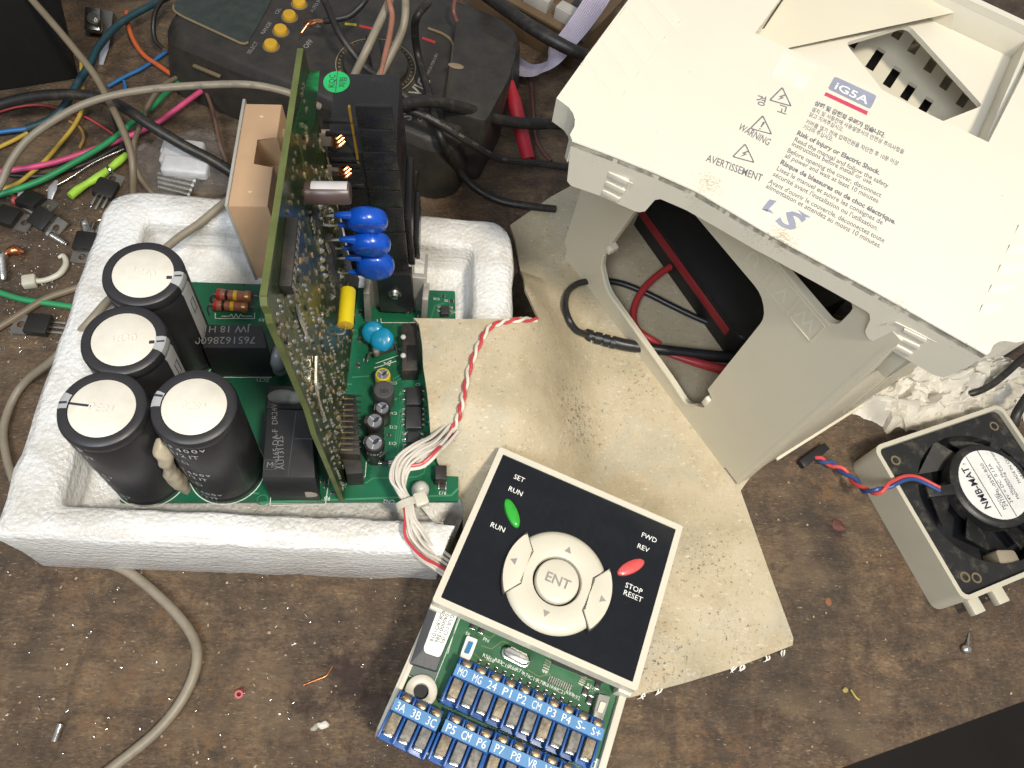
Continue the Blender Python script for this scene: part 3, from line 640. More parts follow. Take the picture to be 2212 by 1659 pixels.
def pins(p, q, n, dx, dy, par, name='chip_pins'):
    b = B()
    for i in range(n):
        t = i / max(1, n - 1); x, y = p[0] + (q[0] - p[0]) * t, p[1] + (q[1] - p[1]) * t
        a = K.px(x, y, PW + .4); e = K.px(x + dx, y + dy, PW + .4); line(b, Fr(K(0, 0, PW + .25), K.u, v=K.v), a, e, .42, .3)
    return obj(name, b, TIN, par, kind='stuff')
pins((1189, 1459), (1235, 1479), 11, -6, 14, ic); pins((1178, 1425), (1171, 1446), 5, 13, 6, ic); pins((1256, 1457), (1249, 1475), 5, 12, 6, ic)
SMD = mat('smd_black', (.03, .03, .032), .4); SMDT = mat('smd_tan', (.33, .23, .13), .5)
mes = B(); mes.box(-.9, .9, -.55, .55, 0, .55, .08); me_chip = mes.mesh('smd_body', V((0, 0, 0)), (SMD,))
mes = B(); mes.box(-.9, -.55, -.57, .57, 0, .6, .08); mes.box(.55, .9, -.57, .57, 0, .6, .08); me_cap = mes.mesh('smd_ends', V((0, 0, 0)), (TIN,))
for i in range(13):
    x, y = 1035 + i * 17.8, 1430 + i * 8.1
    a_, c_ = K.px(x, y, PW); f = K.sub(a_, c_, PW, 90)
    o = inst('chip_resistor', me_chip, f.o, key, f); e = inst('end_cap', me_cap, f.o, o); e.location = (0, 0, 0)
for (x, y) in ((1022, 1351), (1040, 1360), (1180, 1398), (1290, 1480), (1264, 1493), (1273, 1512)):
    a_, c_ = K.px(x, y, PW); f = K.sub(a_, c_, PW, 90); sc = 1.9
    o = inst('chip_resistor', me_chip, f.o, key, f, sc); e = inst('end_cap', me_cap, f.o, o); e.location = (0, 0, 0)
T = []
for st, x, y in (('R53', 1041, 1418), ('R58', 1050, 1425), ('R83', 1067, 1428), ('C15', 1081, 1437), ('R66', 1098, 1443), ('R71', 1113, 1449), ('R76', 1127, 1458), ('C19', 1142, 1466), ('R78', 1158, 1473), ('R81', 1173, 1480), ('R86', 1189, 1487), ('C21', 1203, 1494), ('R89', 1221, 1498), ('R92', 1235, 1506), ('X1', 1093, 1378), ('44', 1170, 1452), ('R115', 1266, 1483), ('S9', 1284, 1488), ('S8', 1004, 1371), ('PN', 1042, 1383), ('TB2', 869, 1495)):
    T.append((st, K.sub(*K.px(x, y, PW), PW + .05), 1.9, None))
q0, q1 = K.px(960, 1502, PW), K.px(1290, 1652, PW)
for x_ in T: text('board_print', [x_], SILK, key)
b = B()
for k in range(11):
    x, y = 973 + k * 31.5, 1510 + k * 14; p = K.px(x, y, PW); b.box(p[0] - .5, p[0] + .5, p[1] - 1.7, p[1] + 1.7, PW, PW + .06, 0, K)
for dx, dy in ((0, 0), (-8, 12)):
    p, q = K.px(955 + dx, 1498 + dy, PW), K.px(1300 + dx, 1652 + dy, PW); line(b, Fr(K(0, 0, PW), K.u, v=K.v), p, q, .25, .05)
for pts in (((992, 1330), (967, 1412)), ((874, 1456), (936, 1480)), ((936, 1480), (1000, 1320)), ((874, 1456), (884, 1435))): line(b, Fr(K(0, 0, PW), K.u, v=K.v), K.px(*pts[0], c=PW), K.px(*pts[1], c=PW), .22, .05)
obj('silk_lines', b, SILK, key)
text('board_names', [(s_, sfr(962 + k * 31.5, 1510 + k * 14.1, 14, 6.2, PW + .05), 2., None) for k, s_ in enumerate(('MO', 'MG', '24', 'P1', 'P2', 'CM', 'P3', 'P4', 'S-', 'S+'))], SILK, key)
TR2 = mat('gold_green_trace', (.15, .2, .07), .35)
b = B()
for pts in (((1038, 1370), (1060, 1378), (1080, 1362), (1100, 1368)), ((1040, 1395), (1062, 1402), (1085, 1385), (1100, 1390)), ((1100, 1352), (1140, 1362), (1175, 1392)), ((1140, 1447), (1165, 1462), (1190, 1455)), ((1250, 1480), (1262, 1466), (1280, 1470)), ((925, 1490), (932, 1500), (922, 1530)), ((1022, 1410), (1040, 1425), (1090, 1432))):
    for p, q in zip(pts, pts[1:]): line(b, Fr(K(0, 0, PW), K.u, v=K.v), K.px(*p, c=PW), K.px(*q, c=PW), .35, .03)
obj('copper_tracks', b, TR2, key)
# ---------------------------------------------------------------- packing foam tray
FO = foam_mat()
def ring(x0, x1, y0, y1, r, z, j=0):
    out = []
    R_ = r; g = min(r, 3)
    for cx, cy, a, r in ((x1 - R_, y1 - R_, 0, R_), (x0 + R_, y1 - R_, 90, R_), (x0 + g, y0 + g, 180, g), (x1 - g, y0 + g, 270, g)):
        for i in range(9):
            t = rad(a + 90 * i / 8); out.append(V((cx + r * math.cos(t), cy + r * math.sin(t), z)))
        nx = {0: (x0 + R_, y1), 90: (x0, y0 + g), 180: (x1 - g, y0), 270: (x1, y1 - R_)}[a]; l = out[-1]
        for i in range(1, 26): out.append(l.lerp(V((nx[0], nx[1], z)), i / 26))
    from mathutils import noise
    for p in out:
        if p.x < -100: p.x -= 4.5 * (1 - (p.y - 77) / 160)
        if p.y < 138: p.x = min(p.x, 30.5 + (p.y - 121) * .417 - (0 if p.z > 1 else .5))
        if p.x > 13 and 89 < p.y < 150: p.z = min(p.z, max(2.5, cz(p.x, p.y) - 5))
    return [p + noise.noise_vector(p * .09) * .9 + noise.noise_vector(p * .3) * .3 for p in out]
b = B(); RS = []
for prm in ((-140, 38.5, 78.5, 235, 13, 0), (-141, 39.5, 77.5, 236, 14, 3), (-141.2, 39.7, 77.3, 236.2, 14, 22), (-141, 39.5, 77.5, 236, 14, 40), (-140, 38.5, 78.5, 235, 14, 43.2), (-137.5, 36.2, 80.8, 232.8, 13, 44.8), (-131, 31, 84, 227, 10, 45), (-123.5, 23.6, 88.2, 221, 6, 44.9), (-122, 22, 89.3, 219.6, 5, 44), (-121.2, 21.2, 90.3, 218.6, 4, 41), (-120.5, 20.5, 91, 218, 4, 28), (-119.5, 19.5, 92, 217, 4, 26.6), (-90, -5, 115, 195, 3, 26.5)): RS.append([b.bm.verts.new(p) for p in ring(*prm)])
for A_, C_ in zip(RS, RS[1:]):
    for i in range(len(A_)): b.bm.faces.new((A_[i], A_[(i + 1) % len(A_)], C_[(i + 1) % len(A_)], C_[i]))
b.bm.faces.new(RS[-1]); b.bm.faces.new(RS[0][::-1])
obj('foam_tray', b, FO, label='white packing foam tray holding the green power board', cat='foam tray', ang=60)
# ---------------------------------------------------------------- green power board
ZB = 31
Q = Fr(at(258, 1085, ZB), at(993, 1083, ZB) - at(258, 1085, ZB), w=(0, 0, 1))
pb = empty('power_board', Q(64, 52, -1.6), 'green power circuit board with four large black capacitors and an upright driver board', 'circuit board')
b = B(); b.prism(roundpoly([(0, 0), (129, 0), (129, 101), (0, 101)], .8), -1.6, 0, Q); obj('circuit_board', b, PCB, pb)
def zy(x, y, Y): r = ray(x, y); return HC + r.z * Y / r.y
def pxmm(x, y, z): r = ray(x, y); return -r.z / (HC - z)
def flat(pts, z, h=.06): return [(p.x, p.y) for p in (at(*q, z) for q in pts)]
def pbx(name, pts, z0, z1, m, par=None, r=.3, bev=.3):
    b = B(); b.prism(roundpoly(flat(pts, z1), r), z0, z1, bev=bev); return obj(name, b, m, par or pb)
# --- large capacitors
SLV = mat('black_sleeve', (.026, .025, .028), .42, spec=.5, var=.15); CDISC = mat('capacitor_disc', (.74, .70, .61), .5, dirt=.5, dirtc=(.45, .36, .22), dlo=.6, dhi=.75, ds=.08)
STRP = mat('grey_stripe', (.40, .41, .42), .45); MARK = mat('marker_ink', (.03, .03, .05), .5); CPRT = mat('sleeve_print', (.5, .5, .5), .5)
def arc_text(st, c, r, z, a0, size, tilt=0, bold=.01, step=.62):
    out = []; a = a0
    for ch in st:
        t = rad(a); n = V((math.cos(t), math.sin(t), 0)); tg = V((-math.sin(t), math.cos(t), 0)); up = V((0, 0, 1)) - n * tilt
        out.append((ch, Fr(c + n * (r + .1 - tilt * 0) + V((0, 0, z)), tg, v=up.normalized()), size, None, bold)); a += math.degrees(size * (step if ch not in '/1. ' else step * .62) / r)
    return out
def bigcap(cx, cy, stripe, top_rot, texts, marks):
    r, h = 14., 59.; c = V((cx, cy, ZB)); T = Fr(c, (1, 0, 0), v=(0, 1, 0))
    b = B(); b.lathe([(0, 0), (r - 1, 0), (r - .1, 1), (r, 2.2), (r - .5, 3.6), (r, 5), (r, h - 7), (r - .55, h - 5.4), (r, h - 4), (r, h - 2.2), (r - .5, h - .7), (r - 1.6, h), (r - 3.3, h - .1), (r - 3.5, h - .7), (0, h - .7)], 56, T)
    o = obj('capacitor', b, SLV, pb)
    b = B(); b.lathe([(0, h - .6), (r - 3.7, h - .6), (r - 3.9, h - .45), (0, h - .42)], 48, T); obj('top_disc', b, CDISC, o)
    b = B()
    prof = [(r + .09, 2), (r + .09, h - 7), (r - .45, h - 5.4), (r + .09, h - 4), (r + .09, h - 2.2), (r - .42, h - .62), (r - 1.55, h + .09), (r - 3.5, h + .02)]
    for i in range(5):
        for (r0, z0), (r1, z1) in zip(prof, prof[1:]):
            qv = []
            for rr, zz, k in ((r0, z0, i), (r0, z0, i + 1), (r1, z1, i + 1), (r1, z1, i)):
                t = rad(stripe - 13 + 26 * k / 5); qv.append(c + V((rr * math.cos(t), rr * math.sin(t), zz)))
            b.poly(qv)
    bmesh.ops.remove_doubles(b.bm, verts=b.bm.verts[:], dist=.01); obj('grey_stripe', b, STRP, o)
    t = rad(stripe); n = V((math.cos(t), math.sin(t), 0)); tg = V((-math.sin(t), math.cos(t), 0)); b = B()
    for z in (16, 42):
        f = Fr(c + n * (r + .1) + V((0, 0, z)), tg, v=(0, 0, 1)); b.plate([(-1.3, -4), (1.3, -4), (1.3, 4), (-1.3, 4)], [[(-1, -3.7), (1, -3.7), (1, 3.7), (-1, 3.7)]], 0, .06, f)
    obj('stripe_print', b, MARK, o)
    f = Fr(c + V((0, 0, h - .42)), (math.cos(rad(top_rot)), math.sin(rad(top_rot)), 0), v=(-math.sin(rad(top_rot)), math.cos(rad(top_rot)), 0))
    tx = bpy.data.curves.new('t', 'FONT'); tx.body = '1830'; tx.size = 4.3; tx.align_x = 'CENTER'; tx.align_y = 'CENTER'; tx.extrude = .12; tx.bevel_depth = .1; tx.bevel_resolution = 1; tx.offset = -.05; tx.resolution_u = 2
    to = bpy.data.objects.new('t', tx); COL.objects.link(to); bpy.context.view_layer.update(); me = bpy.data.meshes.new_from_object(to); me.name = 'embossed_date'; bpy.data.objects.remove(to)
    me.transform(Matrix.Scale(S, 4) @ Matrix.Translation(-ORG[o.name]) @ f.M()); me.materials.clear(); me.materials.append(CDISC); e = bpy.data.objects.new('embossed_date', me); COL.objects.link(e); e.parent = o
    if texts: text('sleeve_text', [x for st, z, a0, sz in texts for x in arc_text(st, c, r, z, a0, sz)], CPRT, o)
    if marks:
        b = B()
        for a, r0, r1, w_ in marks:
            t = rad(a); p, q = (r0 * math.cos(t), r0 * math.sin(t)), (r1 * math.cos(t + .04), r1 * math.sin(t + .04)); line(b, Fr(c + V((0, 0, h + (.1 if r1 > 10.6 else -.4))), (1, 0, 0), v=(0, 1, 0)), p, q, w_, .05)
        obj('marker_stroke', b, MARK, o)
    b = B(); b.lathe([(r + .55, .02), (r + .55, .06), (r + .2, .06)], 56, T); obj('silk_ring', b, SILK, o)
    return o
rows = lambda a: [('560µF400v', 52.2, a + 3, 4.1), ('25/105/21T', 47, a - 2, 3.9), ('▭▭□', 40.5, a + 35, 3.2), ('560µF400v', 30, a + 3, 3.6), ('25/105/21T', 25.4, a - 2, 3.6), ('▭▭□', 19, a + 35, 3.2), ('560µF400v', 9, a + 3, 3.6), ('25/105/21T', 4.6, a - 2, 3.6)]
bigcap(-72.7, 111.3, 172, 174, rows(196), [(165, 10.7, 13.4, .8)])
cFL = at(219, 880, ZB + 59); cM = at(266, 731, ZB + 59); cB = at(308, 588, ZB + 59)
bigcap(cFL.x, cFL.y, 172, 172, [('JP', 52.4, 232, 5.)] + rows(180)[1:], [(172, 3.5, 10.2, .8), (174, 10.9, 13.2, .8)])
bigcap(cM.x, cM.y, -4, 10, [('25/105/21T', 52, 30, 3.6)], [(-4, 8.4, 10.1, 1.2), (-2, 10.9, 13.3, .6)])
bigcap(cB.x, cB.y, -6, -8, [('560µF', 52, 20, 3.6)], [(-8, 8.3, 10.1, 1.3), (-3, 10.9, 13.3, .6)])
GLUE = mat('hot_glue', (.42, .36, .26), .45, bump=.3, bs=.5, sss=.2); GLUEW = mat('pale_glue', (.55, .56, .52), .35, bump=.1, bs=.4, sss=.3)
def blobs(name, pts, m, par=pb):
    b = B()
    for x, y, z, rx, ry, rz in pts: p = at(x, y, z); b.ell(p, rx, ry, rz, seg=14, rings=9)
    return obj(name, b, m, par)
from mathutils import noise as mnoise
b = B(); b.tube([at(341, 948, 78), at(345, 968, 76), at(358, 992, 70), at(366, 1012, 60), at(380, 1034, 50), at(396, 1050, 42), at(402, 1062, 38)], [.6, 2.3, 3, 2., 2.7, 3.2, 2.2, .5], 14, 6)
for v in b.bm.verts: v.co += mnoise.noise_vector(v.co * .28) * 1.1
o = obj('glue_bead', b, GLUE, pb, ang=80)
# --- resistors
RB = mat('resistor_brick', (.36, .12, .07), .45); bands = [(-6.6, mat('band_red', (.35, .02, .02), .4)), (-3.4, mat('band_black', (.015, .012, .012), .4)), (.3, mat('band_yellow', (.75, .5, .02), .4)), (5.2, mat('band_gold', (.42, .26, .08), .35, .6))]
for (x0, y0, x1, y1, z) in ((470, 637, 545, 640, 38.5), (463, 659, 538, 663, 35.5)):
    p, q = at(x0, y0, z), at(x1, y1, z); c = (p + q) / 2; f = Fr(c, V((0, 1, 0)), w=q - p); Lh = (q - p).length / 2
    b = B(); b.lathe([(0, -Lh), (2, -Lh + .1), (2.5, -Lh + .8), (2.5, -Lh + 2.6), (2.2, -Lh + 3.4), (2.2, Lh - 3.4), (2.5, Lh - 2.6), (2.5, Lh - .8), (2, Lh - .1), (0, Lh)], 20, f); o = obj('resistor', b, RB, pb)
    for zc, m in bands: b = B(); rr = 2.53 if abs(zc) > 4.5 else 2.24; b.lathe([(rr - .05, zc - .75), (rr, zc - .7), (rr, zc + .7), (rr - .05, zc + .75)], 20, f.sub(0, 0, 0)); obj('colour_band', b, m, o)
    b = B(); b.tube([p, p + V((-2, 0, 0)), p + V((-3, -1, -2)), p + V((-2.5, -2.5, -z + ZB))], .4, 6); b.tube([q, q + V((2.5, 0, 0)), q + V((4, 0, -z + ZB))], .4, 6); obj('lead', b, DULLM, o)
# --- current transformer and relays
def pbox(name, top, ybot, m, bev=.5):
    """box on the board: four pixels of its top face (far left, far right, near right, near left) and the pixel row of its near foot"""
    x = (top[2][0] + top[3][0]) / 2; Y = at(x, ybot, ZB).y; z = zy(x, (top[2][1] + top[3][1]) / 2, Y)
    fl_ = flat(top, z); b = B(); b.prism(fl_, ZB, z, bev=bev); return obj(name, b, m, pb), fl_, z
BOXM = mat('potted_box_black', (.018, .018, .02), .42, bump=.05, bs=2)
o, fl_, z = pbox('current_transformer', ((447, 700), (566, 703), (577, 752), (438, 751)), 812, BOXM)
zt = z + .06
def tfr(x, y, dx, dy, z): p, q = at(x, y, z), at(x + dx, y + dy, z); return Fr(p, q - p, w=(0, 0, 1))
text('marking', [('76516286004', tfr(553, 727, -95, 1, zt), 4.6, None, .0), ('JW 18 H1', tfr(540, 704, -56, 0, zt), 4.4, None, .0)], mat('laser_marking', (.17, .17, .17), .5), o)
o, fl_, z = pbox('relay', ((576, 882), (671, 886), (681, 1032), (566, 1030)), 1080, BOXM)
RELZ = z
b = B(); 
for p, q in (((640, 890), (622, 1030)), ((636, 948), (678, 948))): 
    P0, P1 = at(*p, z), at(*q, z); line(b, Fr((0, 0, z), (1, 0, 0), v=(0, 1, 0)), (P0.x, P0.y), (P1.x, P1.y), .35, .15)
e0 = at(582, 1004, z); b.plate(rrect(-2, 2, -2, 2, .5), [rrect(-1.7, 1.7, -1.7, 1.7, .4)], 0, .08, Fr((e0.x, e0.y, z), (1, 0, 0), v=(0, 1, 0)))
obj('moulded_line', b, mat('relay_line', (.05, .05, .052), .5), o)
text('marking', [('M', Fr((e0.x - 1.1, e0.y - 1.1, z + .09), (1, 0, 0), v=(0, 1, 0)), 3.2, None), ('AUT31125', tfr(614, 1014, -2, -60, z + .08), 3, None), ('VN165-DA-F  DR24V', tfr(603, 1014, -4, -120, z + .08), 3, None)], mat('laser_marking', (.17, .17, .17)), o)
pf = at(664, 1062, 38); f = Fr((pf.x, fl_[2][1] - .05, pf.z), (1, 0, 0), v=(0, 0, 1)); b = B(); b.lathe([(1, 0), (1, .12), (0, .12)], 30, f.M() @ Matrix.Diagonal((4., 3., 1, 1))); obj('worn_patch', b, mat('worn_label', (.42, .37, .29), .6), o)
o2, _, z = pbox('choke', ((579, 832), (648, 834), (652, 884), (576, 882)), 905, mat('choke_grey', (.07, .07, .07), .5))
blobs('glue_bead', [(612, 858, z, 6.3, 3.4, 2.2), (630, 860, z, 4.5, 3, 2)], mat('pale_glue', (.55, .56, .52)))
blobs('glue_bead', [(602, 775, 42, 3.6, 5.4, 7), (605, 795, 36, 3.2, 3.4, 5)], mat('clear_glue', (.36, .38, .40), .25, trans=.3))
# --- upright driver board
A_ = at(745, 1085, ZB); Bt = V((-36.7, 104.1, 168)); Ct = V((-39.5, 192.2, 168))
DB = Fr(A_, Ct - Bt, v=Bt - A_)
DBM = mat('olive_driver_board', (.026, .042, .013), .3, var=.5, vs=.12, dirt=.8, dirtc=(.012, .03, .012), dlo=.45, dhi=.6, ds=.25)
EDGE = mat('board_edge', (.10, .12, .035), .5, var=.25, vs=.1); GLB = mat('glossy_green_area', (.008, .085, .012), .18, coat=.5)
fe = [DB.px(*q) for q in ((745, 1085), (704, 1002), (682, 948), (668, 885), (590, 697), (586, 676), (578, 660))]
tl, tr_ = DB.px(576, 640), DB.px(655, 106)
lb = DB.px(746, 858); ub = DB.px(776, 602)
fe = [(max(0., u), v) for u, v in fe]
outl = [(0, 2)] + fe[1:] + [tl, tr_, (tr_[0] + 2, tr_[1] - 3), (92, 90), (92, 40), ub, lb, (lb[0], 2)]
b = B(); b.plate(outl, [], -1.6, 0, DB); drv = obj('driver_board', b, DBM, pb)
b = B()
ep = [(0, 2)] + fe[1:] + [tl, tr_]
for p, q in zip(ep, ep[1:]): 
    d = V((q[0] - p[0], q[1] - p[1])); n_ = V((-d.y, d.x)).normalized() * .25; b.prism([(p[0] + n_.x, p[1] + n_.y), (q[0] + n_.x, q[1] + n_.y), (q[0] - n_.x, q[1] - n_.y), (p[0] - n_.x, p[1] - n_.y)], -1.66, .06, DB)
obj('board_edge', b, EDGE, drv); b = B()
for p, q in ((ub, lb),): 
    d = V((q[0] - p[0], q[1] - p[1])); n_ = V((-d.y, d.x)).normalized() * .3; b.prism([(p[0] + n_.x, p[1] + n_.y), (q[0] + n_.x, q[1] + n_.y), (q[0] - n_.x, q[1] - n_.y), (p[0] - n_.x, p[1] - n_.y)], -1.66, .06, DB)
obj('board_edge', b, EDGE, drv)
def inpoly(x, y, P_):
    c_ = False; j = len(P_) - 1
    for i in range(len(P_)):
        if (P_[i][1] > y) != (P_[j][1] > y) and x < (P_[j][0] - P_[i][0]) * (y - P_[i][1]) / (P_[j][1] - P_[i][1]) + P_[i][0]: c_ = not c_
        j = i
    return c_
g = [DB.px(*q) for q in ((668, 150), (690, 150), (680, 255), (668, 290), (632, 292))]
b = B(); b.prism(g, 0, .12, DB); obj('green_area', b, GLB, drv)
for k_ in range(26):
    u, v = RG.uniform(4, 74), RG.uniform(12, 122); q_ = [(u, v), (u + RG.uniform(-1, 1), v + RG.uniform(5, 14))]; q_.append((q_[1][0] + RG.uniform(-5, 5), q_[1][1] + 4)); q_.append((q_[2][0], q_[2][1] + RG.uniform(3, 10)))
    if not all(inpoly(x_, y_, outl) for x_, y_ in q_): continue
    b = B()
    for p, q in zip(q_, q_[1:]): line(b, DB, p, q, .55, .05)
    obj('copper_track', b, mat('olive_track', (.10, .13, .035), .35), drv)
# solder side: joints, chips and small parts
b = B(); b.lathe([(1, 0), (.8, .45), (.35, .9), (0, 1.1)], 9); me_j = b.mesh('solder_joint', V((0, 0, 0)), (TIN,))
cnt = 0; rows_ = [DB.px(*q) for q in ((702, 425), (690, 402), (708, 402), (690, 445), (690, 468), (712, 452), (690, 520), (692, 540), (694, 560), (694, 578), (700, 594), (736, 596), (742, 622), (716, 640), (760, 700), (738, 790), (732, 850), (650, 700), (660, 730), (688, 690))]
for uc in (4, 9, 15, 22, 30, 38, 47, 56, 64, 72):
    v = RG.uniform(8, 16)
    while v < 132: rows_.append((uc + RG.choice((0, 0, 0, 1.6)), v)); v += RG.choice((2.54, 2.54, 2.54, 5.1, 7.6))
for u, v in rows_:
    if not inpoly(u, v, outl) or cnt > 190: continue
    s_ = RG.uniform(.55, .85) if cnt > 20 else 1.4
    inst('solder_joint', me_j, DB(u, v, 0), drv, DB, s_); cnt += 1
b = B()
for i in range(420):
    u, v = RG.uniform(1, 85), RG.uniform(5, 134)
    if not inpoly(u, v, outl): continue
    b.box(u - .5, u + .5, v - RG.uniform(.3, .9), v + .4, 0, RG.uniform(.2, .7), 0, DB.sub(0, 0, 0))
obj('small_solder', b, mat('solder_olive', (.5, .45, .3), .35, .9), drv, kind='stuff')
b = B(); b.box(-.9, .9, -.5, .5, 0, .6, .08); me_c = b.mesh('chip_part', V((0, 0, 0)), (SMDT,))
for i in range(60):
    u, v = RG.uniform(2, 82), RG.uniform(8, 130)
    if inpoly(u, v, outl): inst('chip_part', me_c if i % 2 else me_chip, DB(u, v, 0), drv, DB.sub(0, 0, 0, RG.choice((0, 90))))
def dbx(name, x0, y0, x1, y1, h, m, par=None, bev=.2):
    p, q = DB.px(x0, y0), DB.px(x1, y1); b = B(); b.box(min(p[0], q[0]), max(p[0], q[0]), min(p[1], q[1]), max(p[1], q[1]), 0, h, bev, DB); return obj(name, b, m, par or drv)
for (x0, y0, x1, y1, h, np_) in ((702, 505, 712, 560, 2.4, 8), (702, 566, 715, 592, 2.4, 4), (712, 596, 722, 612, 2.2, 4), (668, 462, 678, 482, 2.2, 4)):
    c_ = dbx('chip', x0, y0, x1, y1, h, SMD)
    p, q = DB.px(x0, y0), DB.px(x1, y1); b = B(); v0, v1 = sorted((p[1], q[1])); u0 = min(p[0], q[0])
    for i in range(np_): zz = v0 + (v1 - v0) * (i + .5) / np_; b.box(u0 - 2.4, u0, zz - .28, zz + .28, .2, .9, .1, DB)
    obj('chip_pins', b, TIN, drv, kind='stuff')
# row connector on the solder side
p, q = DB.px(620, 485), DB.px(606, 620); d = V((q[0] - p[0], q[1] - p[1])); f = Fr(DB(p[0], p[1], 0), DB.u * d.x + DB.v * d.y, w=DB.w)
b = B(); b.box(-1, d.length + 1, -2.2, 2.2, 0, 3.2, .3, f); obj('strip_connector', b, BLACKM, drv)
b = B()
for i in range(9): b.box(d.length * i / 8 - .8, d.length * i / 8 + .8, -1.2, 1.2, 3.15, 3.4, .1, f)
obj('strip_contacts', b, DULLM, drv)
p, q = DB.px(652, 700), DB.px(690, 885)
for (pts, m) in ((((683, 770), (684, 850), (700, 905)), TIN), (((640, 660), (648, 690), (660, 720)), TIN)): 
    b = B(); b.tube([DB(*DB.px(*z_, c=1), 1) for z_ in pts], .7, 6); obj('wire_jumper', b, m, drv)
# varistors
VB = mat('varistor_blue', (.004, .075, .50), .28, coat=.3, var=.05)
for k, (x, y, sx_) in enumerate(((793, 476, 1), (801, 527, 1), (811, 573, 1))):
    Cc = DB(*DB.px(x, y, 15), 15); ax = V((.1, -.95, -.34)) if k < 2 else V((.12, -1, -.05)); f = Fr(Cc, DB.w, w=ax)
    b = B(); b.lathe([(0, -3.3), (4.5, -3.2), (6, -2.7), (6.7, -1.5), (6.9, 0), (6.7, 1.5), (6, 2.7), (4.5, 3.2), (0, 3.3)], 32, f); 
    for s_ in (-1, 1): b.tube([f(-4.5, s_ * 4.6, 0), f(-8.2, s_ * 4.9, 0), f(-10.2, s_ * 4.5, 0)], [1.6, 1.1, .5], 8, 3)
    o = obj('varistor', b, VB, pb, ang=60)
    for s_ in (-1, 1): b = B(); b.tube([f(-9.5, s_ * 4.6, 0), f(-12.5, s_ * 4.9, .3), f(-15.4, s_ * 4.3, .2)], .45, 6); obj('lead', b, TIN, o)
# yellow film capacitor lying along the board
p0, p1 = DB(*DB.px(752, 626, 6.5), 6.5), DB(*DB.px(746, 703, 6.5), 6.5); f = Fr(p0, DB.w, w=p1 - p0); Lh = (p1 - p0).length
YEL = mat('film_yellow', (.78, .62, .015), .4, var=.06); YE2 = mat('film_end_yellow', (.62, .40, .03), .5)
b = B(); b.lathe([(0, 0), (2.5, .05), (2.75, .4), (2.75, Lh), (0, Lh)], 24, f); o = obj('film_capacitor', b, YEL, pb)
b = B(); b.lathe([(2.7, Lh + .02), (2.5, Lh + .12), (0, Lh + .2)], 24, f); obj('end_fill', b, YE2, o)
b = B(); b.tube([f(0, 0, Lh), f(0, 0, Lh + 2.5), f(-1.5, .3, Lh + 3.6), f(-6.3, .4, Lh + 3.4)], .4, 6); obj('lead', b, TIN, o)
# small electrolytic standing out from the driver board
c0 = DB(*DB.px(652, 418, 0), 0); c1 = DB(*DB.px(738, 417, 13), 13); f = Fr(DB(*DB.px(695, 417, 6.5), 2), DB.v, w=DB.w)
b = B(); b.lathe([(0, 0), (3.1, 0), (3.3, .6), (3.1, 1.3), (3.3, 2), (3.3, 12), (3, 12.6), (2.4, 12.7), (0, 12.4)], 24, f); o = obj('electrolytic', b, mat('sleeve_brown', (.07, .045, .042), .35), pb)
b = B()
for i in range(6):
    t0, t1 = rad(-62 + i * 14), rad(-48 + i * 14); b.poly([f(3.34 * math.cos(t), 3.34 * math.sin(t), z_) for t, z_ in ((t0, 1.9), (t1, 1.9), (t1, 12), (t0, 12))])
bmesh.ops.remove_doubles(b.bm, verts=b.bm.verts[:], dist=.01); obj('grey_stripe', b, mat('pale_stripe', (.5, .48, .48), .4), o)
text('sleeve_text', [(s_, Fr(f(3.36 * math.cos(rad(a)), 3.36 * math.sin(rad(a)), z_), V(f.u) * -math.sin(rad(a)) + V(f.v) * math.cos(rad(a)) if 0 else f.w, w=f.u * math.cos(rad(a)) + f.v * math.sin(rad(a))), 1.8, None) for s_, a, z_ in (('25 100', -75, 3.4), ('LUX 25', -100, 3.), ('LXZ 10', -122, 3.))], CPRT, o)
# main terminal column
TF = Fr(DB(88, 32, 1.5), DB.w, v=DB.v); TB = mat('terminal_black', (.014, .014, .015), .28, bump=.05, bs=2, dirt=.25, dirtc=(.07, .06, .05))
b = B(); b.box(0, 23, 0, 68, -37, 0, .6, TF); b.box(23, 25.5, 0, 30, -34, -3, .5, TF); b.box(25.5, 27.5, 0, 14, -30, -6, .5, TF); b.box(0, 10, 52, 60, 0, .8, .3, TF)
col = obj('terminal_column', b, TB, pb)
LY = (226, 277, 326, 366, 409, 446, 500, 560)
for y, y2 in zip(LY, LY[1:]):
    p = TF.px(790, y, 0); p2 = TF.px(790, y2, 0); b = B(); b.box(11.6, 23.15, max(0, p2[1] + .5), p[1], -.5, .7, .3, TF); obj('terminal_ledge', b, TB, col)
for y in (258, 285, 340, 352, 396):
    p = TF.px(720, y, 0); b = B(); b.box(1, 10.5, p[1] - .8, p[1] + .5, -.2, 1.2, .25, TF); obj('divider_rib', b, TB, col)
p, q = TF.px(754, 232, 1), TF.px(774, 352, 1); b = B(); line(b, Fr(TF(0, 0, 0), TF.u, v=TF.v), p, q, .7, 1.2); obj('yellow_strip', b, mat('amber_strip', (.22, .13, .015), .4), col)
